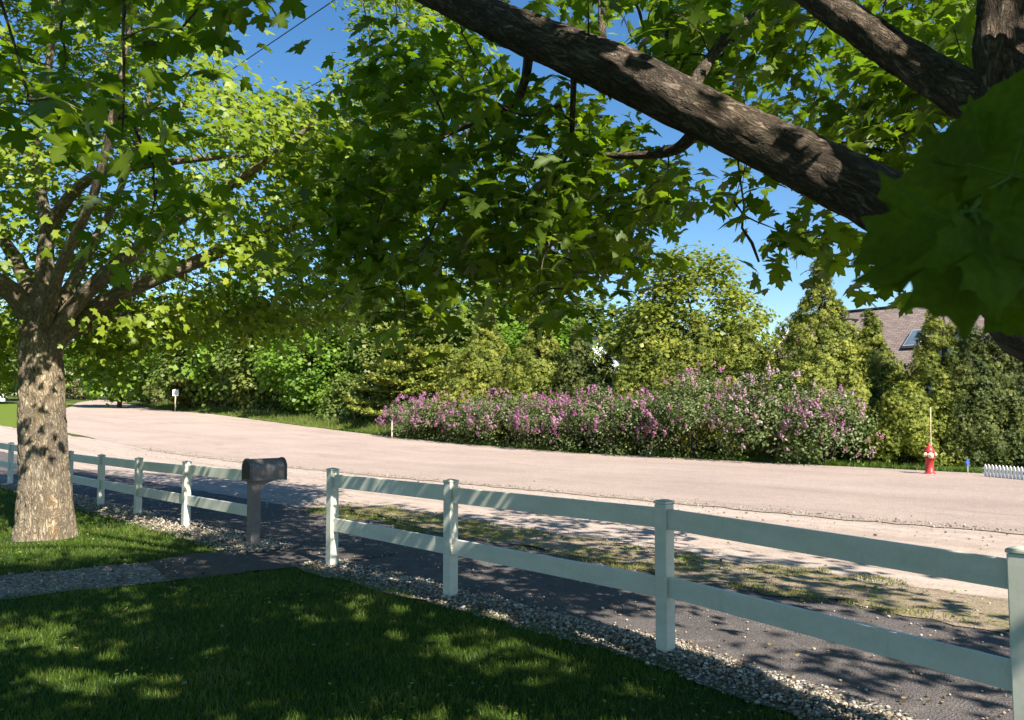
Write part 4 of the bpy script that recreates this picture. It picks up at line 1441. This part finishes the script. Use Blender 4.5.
def trunk_obj(root, h, r, seed, limbs=6, spread=1.5, mat='bark_far'):
    g = np.random.default_rng(seed)
    m = MB()
    m.tube([(0, 0, -.2), (.03, 0, h * .3), (g.normal(0, .1), g.normal(0, .1), h * .65), (g.normal(0, .15), g.normal(0, .15), h * .95)], [r, r * .8, r * .5, r * .12], 9, step=.6)
    for i in range(limbs):
        a = g.uniform(0, 6.28); z = h * g.uniform(.25, .7); L = spread * g.uniform(.6, 1.1)
        d = np.array([math.cos(a), math.sin(a), 0])
        m.tube([np.array([0, 0, z]), np.array([0, 0, z + L * .25]) + d * L * .5, np.array([0, 0, z + L * .7]) + d * L], [r * .4, r * .25, r * .06], 6)
    return m.build('trunk', M[mat], root, True)


def conifer(name, loc, h, r, label, group, mat, seed, ncl=330, per=60, size=.22, pw=.6, csz=.24):
    """dense cedar: clumps of flat sprays on an uneven cone"""
    g = np.random.default_rng(seed)
    root = empty(name, loc, label, 'tree', group)
    trunk_obj(root, h * .95, .05 * r + .08, seed, 0)
    f = g.beta(1.0, 1.5, ncl)
    a = g.uniform(0, 2 * np.pi, ncl)
    rr = r * np.clip(1 - f, 0, 1) ** pw * (1 - .2 * np.exp(-f * 12))
    lum = np.array([mnoise.noise(Vector((math.cos(q) * 1.5 + seed, math.sin(q) * 1.5, ff * h * .7))) for q, ff in zip(a, f)])
    rad = rr * (1 + .30 * lum) * g.uniform(.55, 1.06, ncl)
    c = np.stack([np.cos(a) * rad, np.sin(a) * rad, f * h * .985], 1)
    out = np.stack([np.cos(a), np.sin(a), np.full(ncl, .45)], 1)
    # a few leading shoots at the top
    k = max(4, int(ncl * .03))
    c[:k] = np.stack([g.normal(0, .10, k), g.normal(0, .10, k), h * g.uniform(.90, 1.03, k)], 1); out[:k] = (0, 0, 1)
    ax = out / np.linalg.norm(out, axis=1)[:, None]
    cs = csz * g.uniform(.6, 1.35, ncl) * np.clip(rr / (r * .5), .45, 1.1)
    cnt = g.poisson(per * np.clip(cs / csz, .4, 1.4))
    idx = np.repeat(np.arange(ncl), cnt); n = len(idx)
    q = g.normal(0, 1, (n, 3)); q /= np.linalg.norm(q, axis=1)[:, None]
    off = q * (cs[idx] * g.uniform(.3, 1, n) ** .5)[:, None] * np.array([1, 1, 1.15])
    pos = c[idx] + off
    pos[:, 2] = np.maximum(pos[:, 2], .02)
    nr = q * .8 + ax[idx] * .6 + g.normal(0, .38, (n, 3)); nr /= np.linalg.norm(nr, axis=1)[:, None]
    tip = ax[idx] * .7 + q * .5 + np.array([0, 0, .55])
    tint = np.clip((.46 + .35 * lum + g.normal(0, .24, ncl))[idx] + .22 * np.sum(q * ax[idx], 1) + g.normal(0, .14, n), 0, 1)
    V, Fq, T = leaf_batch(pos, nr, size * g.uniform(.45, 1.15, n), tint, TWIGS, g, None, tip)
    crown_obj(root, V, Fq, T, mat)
    return root


def broadleaf(name, loc, h, r, label, group, mat, seed, ncl=170, per=42, size=.20, zlo=.18, cr=.6, shape=(1, 1, 1), cat='tree', tpl=None, trunk=True):
    g = np.random.default_rng(seed)
    root = empty(name, loc, label, cat, group)
    if trunk: trunk_obj(root, h * .85, max(.05, r * .055), seed, 8, r * .7)
    zc = h * (1 + zlo) / 2; hz = h * (1 - zlo) / 2
    cl = []
    o = g.uniform(-20, 20, 3)
    while len(cl) < ncl:
        q = g.normal(0, 1, 3); q /= np.linalg.norm(q)
        b = 1 + .35 * mnoise.noise(Vector(q * 1.8 + o))
        q = q * b * g.uniform(.2, 1) ** .4
        if q[2] < -.98: continue
        w_ = 1 - .35 * max(0, q[2])
        cl.append((q[0] * r * w_, q[1] * r * w_, zc + q[2] * hz))
    cl = np.array(cl)
    V, Fq, T = cluster_leaves(cl, g, per, cr, .75, size, .6, .6, np.array([0, 0, zc - hz * .5]), tpl or QUAD, .5, .3, None, .5, .25)
    crown_obj(root, V, Fq, T, mat)
    return root


def pine(loc, h, r, label, seed):
    g = np.random.default_rng(seed)
    root = empty('pine_tree', loc, label, 'tree')
    trunk_obj(root, h * .96, .22, seed, 0)
    br = MB(); P_, N_, T_, S_, TP_ = [], [], [], [], []
    for lv in np.linspace(.07, .96, 15):
        R0 = r * (1 - lv) ** .75 + .25
        for k in range(int(5 + 3 * (1 - lv))):
            a = g.uniform(0, 6.28); L = R0 * g.uniform(.7, 1.12); z = lv * h + g.normal(0, .12)
            d = np.array([math.cos(a), math.sin(a), 0])
            pts = [np.array([0, 0, z]), d * L * .5 + np.array([0, 0, z - .02 * L]), d * L + np.array([0, 0, z + .10 * L])]
            br.tube(pts, [.05, .035, .01], 5)
            m = int(55 + 65 * L)
            f = g.uniform(.22, 1.05, m); sw = g.normal(0, .17, m) * L * np.sin(np.clip(f, 0, 1) * 2.4 + .4)
            q = d[None] * (f * L)[:, None] + np.array([-d[1], d[0], 0])[None] * sw[:, None]
            q[:, 2] = z + .10 * L * f * f + g.normal(.05, .07, m)
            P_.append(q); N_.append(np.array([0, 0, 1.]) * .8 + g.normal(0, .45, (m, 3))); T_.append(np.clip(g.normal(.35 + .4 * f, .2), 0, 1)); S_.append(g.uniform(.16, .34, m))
            TP_.append(d[None] + np.array([0, 0, .5]) + g.normal(0, .4, (m, 3)))
    br.build('boughs', M['bark_far'], root, True)
    nr = np.concatenate(N_); nr /= np.linalg.norm(nr, axis=1)[:, None]
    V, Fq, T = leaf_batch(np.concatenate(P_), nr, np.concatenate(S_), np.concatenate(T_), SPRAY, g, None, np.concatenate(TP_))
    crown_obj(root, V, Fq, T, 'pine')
    return root


def at(px, d):
    x = (px - 512) / FPX * d
    return np.array([x, d, float(terrain(x, d))])


def top_h(py, loc):
    return CAMZ + (410 - py) * loc[1] / FPX - loc[2]


def width_r(wpx, d): return wpx * d / FPX / 2


# cedars along the hedge (right to left)
ced = [  # px, dist, top py, width px, fullness, material, label
    (823, 31, 266, 166, .98, 'cedar', 'tallest pointed cedar, in front of the white gable end of the shingled house'),
    (872, 30, 318, 112, .85, 'cedar', 'rounded cedar just left of the skylight on the brown roof'),
    (905, 26.6, 386, 84, .5, 'cedar', 'low bushy cedar directly behind and left of the red hydrant'),
    (940, 27.2, 290, 106, .95, 'cedar', 'slim cedar with white wall showing through, behind the hydrant rod'),
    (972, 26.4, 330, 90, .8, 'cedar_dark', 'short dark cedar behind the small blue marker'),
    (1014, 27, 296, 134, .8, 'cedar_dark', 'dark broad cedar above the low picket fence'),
    (742, 33, 330, 124, .55, 'cedar', 'yellow-green cedar at the right foot of the tall pale broadleaf tree'),
    (655, 35, 330, 120, .55, 'cedar', 'yellow-green cedar at the left foot of the tall pale broadleaf tree'),
    (700, 34, 322, 122, .6, 'cedar', 'cedar standing directly under the tall pale broadleaf tree'),
    (578, 38, 330, 46, .6, 'cedar_dark', 'narrow dark evergreen between two yellow-green cedars, beside the white gable tip'),
    (605, 37, 357, 50, .6, 'cedar_dark', 'short dark evergreen below the white gable tip'),
    (540, 40, 314, 100, .8, 'cedar', 'olive cedar left of the narrow dark evergreen'),
    (486, 43, 318, 112, .8, 'cedar', 'olive cedar between the pine and the row of lilacs'),
]
for i, (px, d, py, wp, pw, mt, lb) in enumerate(ced):
    loc = at(px, d); h = top_h(py, loc)
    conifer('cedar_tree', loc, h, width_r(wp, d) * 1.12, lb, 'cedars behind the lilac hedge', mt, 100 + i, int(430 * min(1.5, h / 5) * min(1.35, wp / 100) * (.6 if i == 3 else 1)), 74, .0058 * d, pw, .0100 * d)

loc = at(692, 37); broadleaf('broadleaf_tree', loc, top_h(247, loc), 3.9, 'tall pale yellow-green broadleaf tree above the cedars, against the sky', None, 'birch_leaf', 201, 340, 50, .17, .06, .50)
loc = at(545, 50); broadleaf('broadleaf_tree', loc, top_h(305, loc), 3.2, 'bright green tree rising behind the olive cedars', None, 'bright_leaf', 202, 150, 42, .24, .1, .6)
loc = at(312, 61); broadleaf('broadleaf_tree', loc, top_h(305, loc), 4.1, 'bright green rounded tree at the far roadside, left of the pine', None, 'bright_leaf', 203, 190, 48, .24, .04, .62)
loc = at(414, 50); pine(loc, top_h(296, loc), 4.2, 'pale green pine with drooping layered boughs at the left of the lilac hedge', 205)
loc = at(358, 62); broadleaf('broadleaf_tree', loc, top_h(290, loc), 3.4, 'dark green tree between the bright rounded tree and the pine', None, 'wood_leaf', 206, 170, 44, .26, .04, .65)

# lilacs
lil = [  # t, n, r, h, label
    (27.6, 22.3, 1.6, 1.95, 'leftmost lilac bush, at the pale stake'),
    (25.0, 22.2, 1.75, 2.3, 'second lilac from the left end, in front of the pine boughs'),
    (22.3, 22.0, 1.6, 2.15, 'lilac in front of the left olive cedar, third from the left end'),
    (19.8, 22.0, 1.8, 2.45, 'lilac in front of the right olive cedar, fourth from the left end'),
    (17.0, 21.8, 1.6, 2.2, 'lilac in front of the narrow dark evergreen, mid hedge'),
    (14.4, 21.6, 1.75, 2.5, 'lilac under the left foot of the tall pale tree'),
    (12.0, 21.5, 1.55, 2.35, 'lilac under the middle of the tall pale tree'),
    (9.4, 21.4, 1.85, 3.1, 'tallest lilac bush, below the right side of the pale tree'),
    (6.6, 21.3, 1.7, 2.75, 'lilac in front of the tallest pointed cedar'),
    (4.5, 21.2, 1.3, 2.3, 'rightmost lilac bush, thin flowers, next to the low bushy cedar'),
]


def lilac(t, n, r, h, label, seed):
    g = np.random.default_rng(seed)
    p = FP(t, n - .75)
    root = empty('lilac_bush', p, label, 'bush', 'lilac bushes in the flowering hedge')
    m = MB()
    for i in range(9):
        a = g.uniform(0, 6.28); L = r * g.uniform(.3, .8)
        m.tube([(0.1 * math.cos(a), .1 * math.sin(a), -.1), (L * .5 * math.cos(a), L * .5 * math.sin(a), h * .4), (L * math.cos(a), L * math.sin(a), h * .85)], [.035, .025, .008], 5)
    m.build('stems', M['bark_far'], root, True)
    cl = []; o = g.uniform(-9, 9, 3)
    while len(cl) < 170:
        q = g.normal(0, 1, 3); q /= np.linalg.norm(q); q[2] = abs(q[2]) * 1.0 if g.random() < .62 else q[2]
        if q[2] < 0: q[:2] /= max(.5, math.hypot(q[0], q[1]))
        b = 1 + .42 * mnoise.noise(Vector(q * 2.3 + o))
        q = q * b * g.uniform(.3, 1) ** .4
        z = h * .42 + q[2] * h * .56
        if z < .05: continue
        cl.append((q[0] * r, q[1] * r, z))
    cl = np.array(cl)
    V, Fq, T = cluster_leaves(cl, g, 40, .36, .8, .10, .4, .8, np.array([0, 0, h * .3]), LEAF_OVAL, .5, .2, None, .5, .2)
    crown_obj(root, V, Fq, T, 'lilac_leaf', 'foliage')
    # flower panicles: upright cones of small florets on the outside
    k = int(g.uniform(260, 340))
    q = g.normal(0, 1, (k, 3)); q[:, 2] = np.abs(q[:, 2]) - .25; q /= np.linalg.norm(q, axis=1)[:, None]
    b = np.array([1 + .42 * mnoise.noise(Vector(u * 2.3 + o)) for u in q])
    patch = np.array([mnoise.noise(Vector(u * 2.6 + o * 1.7)) for u in q])
    ok = patch + g.normal(0, .17, k) > (-.22 if t > 13.5 else -.02 if t > 9 else .02)
    q, b, patch = q[ok], b[ok], patch[ok]
    c = np.stack([q[:, 0] * r * b * 1.05, q[:, 1] * r * b * 1.05, np.maximum(.25, h * .42 + q[:, 2] * h * .58 * b)], 1)
    nf = 24
    idx = np.repeat(np.arange(len(c)), nf)
    f = g.random(len(idx)); L = g.uniform(.11, .24, len(c))[idx]
    ax = q[idx] * .6 + np.array([0, 0, .8]); ax /= np.linalg.norm(ax, axis=1)[:, None]
    off = g.normal(0, 1, (len(idx), 3)); off -= ax * np.sum(off * ax, 1)[:, None]; off /= np.linalg.norm(off, axis=1)[:, None] + 1e-9
    pos = c[idx] + ax * (f * L)[:, None] + off * ((1 - f) * .055 + .012)[:, None]
    nr = off + ax * .5 + g.normal(0, .3, pos.shape); nr /= np.linalg.norm(nr, axis=1)[:, None]
    base_t = g.choice([.12, .35, .6, .85], p=[.12, .3, .33, .25])
    tint = np.clip((base_t + .35 * patch + g.normal(0, .22, len(c)))[idx] + g.normal(0, .12, len(idx)), 0, 1)
    V, Fq, T = leaf_batch(pos, nr, g.uniform(.030, .052, len(idx)), tint, QUAD, g)
    crown_obj(root, V, Fq, T, 'lilac_flower', 'blossoms')


for i, q in enumerate(lil):
    lilac(*q, seed=300 + i)


# woodland along the far left of the road
def woodland():
    kinds = [broadleaf('woodland_tree', at(200, 78), 9.5, 4.0, 'leafy woodland tree beyond the far bend of the road', 'woodland trees beyond the road', 'wood_leaf', 401, 150, 44, .34, .02, .85),
             broadleaf('woodland_tree', at(120, 82), 10.5, 4.4, 'leafy woodland tree beyond the far bend of the road', 'woodland trees beyond the road', 'bright_leaf', 402, 150, 44, .36, .05, .9),
             broadleaf('woodland_tree', at(260, 68), 9.0, 3.6, 'leafy woodland tree beyond the far bend of the road', 'woodland trees beyond the road', 'wood_leaf', 403, 150, 44, .30, .0, .8)]
    g = random.Random(7)
    spots = [(-140, 95), (-95, 80), (-50, 100), (-15, 88), (25, 105), (62, 122), (95, 128), (135, 118), (160, 96), (225, 90), (235, 74), (290, 72), (320, 84), (372, 66), (420, 72), (455, 60), (500, 64), (540, 62), (585, 60), (345, 100), (270, 100), (180, 125), (30, 135), (440, 95), (630, 58)]
    for i, (px, d) in enumerate(spots):
        copy_tree(kinds[i % 3], at(px, d), g.uniform(0, 6.28), (g.uniform(.85, 1.15), g.uniform(.85, 1.15), g.uniform(.85, 1.25)))
    shr = [broadleaf('roadside_shrub', at(195, 80), 3.4, 2.0, 'greyish brown leafing shrub at the far roadside, right of the white sign', 'shrubs along the far roadside', 'shrub_leaf', 411, 90, 34, .17, -.1, .42, cat='shrub'),
           broadleaf('roadside_shrub', at(228, 77), 3.6, 2.0, 'olive shrub at the far roadside between the grey-brown shrub and the bright tree', 'shrubs along the far roadside', 'shrub_leaf', 412, 90, 38, .17, -.1, .42, cat='shrub'),
           broadleaf('roadside_shrub', at(258, 72), 3.2, 2.0, 'dark green shrub at the foot of the bright rounded tree', 'shrubs along the far roadside', 'wood_leaf', 413, 90, 44, .17, -.1, .42, cat='shrub')]
    more = [(150, 92, 1, 'shrub behind the short brown post at the bend'), (120, 110, 2, 'dark shrub low behind the far end of the road'), (212, 80, 1, 'tall olive shrub second from the white sign'), (285, 67, 2, 'dark shrub under the left of the bright rounded tree'),
            (318, 62, 2, 'dark shrub under the middle of the bright rounded tree'), (345, 56, 2, 'dark shrub left of the pine'), (372, 53, 2, 'dark shrub under the pine boughs'), (243, 74, 0, 'pale twiggy shrub behind the olive shrubs'), (85, 118, 0, 'pale shrub at the far left end of the road')]
    for px, d, k, lb in more:
        copy_tree(shr[k], at(px, d), g.uniform(0, 6.28), g.uniform(.8, 1.15), lb)
    # bare pale stems in front of the shrubs
    gg = np.random.default_rng(9)


woodland()


# ------------------------------------------------------------------ houses
def quad_uv(name, quads, mat, parent, uvs):
    me = bpy.data.meshes.new(name)
    vs = []; fs = []
    for q in quads:
        fs.append(list(range(len(vs), len(vs) + len(q)))); vs += [tuple(map(float, p)) for p in q]
    me.from_pydata(vs, [], fs)
    u = me.uv_layers.new(name='UVMap')
    k = 0
    for uvq in uvs:
        for c in uvq:
            u.data[k].uv = c; k += 1
    o = link(name, me, mat, parent)
    s = o.modifiers.new('solid', 'SOLIDIFY'); s.thickness = .14; s.offset = -1
    return o


def house_a():
    A0 = np.array([15.6, 45.0, 0]); r = np.array([.6, -.8, 0]); q = np.array([-.8, -.6, 0])
    Lr, hw, zr, ze = 15.0, 4.8, 6.75, 2.75
    O = A0 + r * Lr / 2
    root = empty('house', O, 'white house with a steep brown shingled roof and a skylight, behind the cedars', 'house')
    sl = math.hypot(hw, zr - ze)
    f = lambda u, v, z: A0 + r * u + q * v + UP * z - O
    quad_uv('roof', [[f(0, hw, ze), f(Lr, hw, ze), f(Lr, 0, zr), f(0, 0, zr)], [f(Lr, -hw, ze), f(0, -hw, ze), f(0, 0, zr), f(Lr, 0, zr)]], M['shingle'], root,
            [[(0, 0), (Lr, 0), (Lr, sl), (0, sl)], [(0, 0), (Lr, 0), (Lr, sl), (0, sl)]])
    w = MB(); i = .35
    prof = [(-hw + i, -.2), (hw - i, -.2), (hw - i, ze + .02), (0, zr - .42), (-hw + i, ze + .02)]
    w.prism(prof, f(i, 0, 0), q, UP, r, Lr - 2 * i); w.build('wall', M['siding'], root)
    # rake boards and ridge cap
    for u in (-.02, Lr + .02):
        b = MB()
        for sg in (-1, 1):
            p0, p1 = f(u, 0, zr - .05), f(u, sg * hw, ze - .05)
            d = p1 - p0; L = np.linalg.norm(d); d /= L; n = np.cross(d, r)
            b.box((p0 + p1) / 2, (L + .1, .05, .26), (d, r, n))
        b.build('rake_board', M['white'], root)
    b = MB(); b.box(f(Lr / 2, 0, zr + .03), (Lr, .26, .07), (r, q, UP), bev=.02); b.build('ridge_cap', M['frame_dark'], root)
    # skylight on the roof slope
    dn = (f(0, hw, ze) - f(0, 0, zr)); dn /= np.linalg.norm(dn); nn = np.cross(r, dn); nn = nn if nn[2] > 0 else -nn
    c = f(7.5, hw * .47, zr - (zr - ze) * .47)
    s = MB(); s.box(c + nn * .07, (.74, 1.25, .16), (r, dn, nn), bev=.02); sf = s.build('skylight', M['steel'], root)
    s = MB(); s.box(c + nn * .155, (.60, 1.08, .016), (r, dn, nn)); s.build('pane', M['glass'], sf)
    s = MB(); s.box(c + dn * .67 + nn * .05, (.80, .10, .12), (r, dn, nn)); s.build('flashing', M['frame_dark'], sf)
    v = MB(); v.lathe([(.06, -.2), (.06, .28), (.05, .28)], f(5.0, hw * .40, zr - (zr - ze) * .40), seg=10); v.build('vent_pipe', M['frame_dark'], root)
    # front wing with a gable towards the road
    g0 = f(11.2, hw + 1.4, 0)
    w = MB(); pr = [(-1.5, -.2), (1.5, -.2), (1.5, 3.3), (0, 4.75), (-1.5, 3.3)]
    w.prism(pr, g0, r, UP, -q, 4.5); wg = w.build('gable_wing', M['siding'], root)
    b = MB()
    for sg in (-1, 1):
        p0, p1 = g0 + UP * 4.86 + q * .12, g0 + r * sg * 1.72 + UP * 3.19 + q * .12
        d = p1 - p0; L = np.linalg.norm(d); d /= L; n = np.cross(d, q)
        b.box((p0 + p1) / 2 - q * 2.2, (L + .08, 4.6, .12), (d, q, n))
    b.build('wing_roof', M['shingle'], wg)
    b = MB(); b.box(g0 + q * .03 + UP * 1.9, (1.1, .06, 1.3), (r, q, UP)); b.build('window', M['glass'], wg)


house_a()


def house_b():
    loc = at(599, 52)
    root = empty('house', loc, 'white gable house almost hidden behind the narrow dark evergreen', 'house', rz=.4)
    zr = CAMZ + (410 - 339) * 52 / FPX - loc[2]
    w = MB(); w.prism([(-3, -.2), (3, -.2), (3, zr - 2.6), (0, zr), (-3, zr - 2.6)], (0, 0, 0), (1, 0, 0), (0, 0, 1), (0, 1, 0), 8); w.build('wall', M['siding'], root)
    b = MB()
    for sg in (-1, 1):
        p0 = np.array([0, 4, zr + .12]); p1 = np.array([sg * 3.5, 4, zr - 2.9])
        d = p1 - p0; L = np.linalg.norm(d); d /= L; n = np.cross(d, np.array([0, 1., 0]))
        b.box((p0 + p1) / 2, (L, 8.6, .14), (d, np.array([0, 1., 0]), n))
    b.build('roof', M['frame_dark'], root)
    b = MB(); b.box((0, -.03, 2.0), (1.1, .06, 1.4)); b.build('window', M['glass'], root)


house_b()


# ------------------------------------------------------------------ overhead cables along the road
def cables():
    for n, h, lb in ((1.83, 8.1, 'thin dark overhead cable crossing the sky gap at the top left, the higher one'), (3.2, 8.0, 'thin dark overhead cable crossing the sky gap at the top left, the lower one')):
        ts = np.linspace(-45, 60, 40)
        pts = []
        for t in ts:
            p = P1 + A * t + N * n
            pts.append((p[0], p[1], h + .9 * ((t - 7) / 52) ** 2))
        b = MB(); b.tube(pts, np.full(len(pts), .009), 6)
        o = b.build('overhead_cable', M['black']); tag(o, lb, 'cable')


cables()
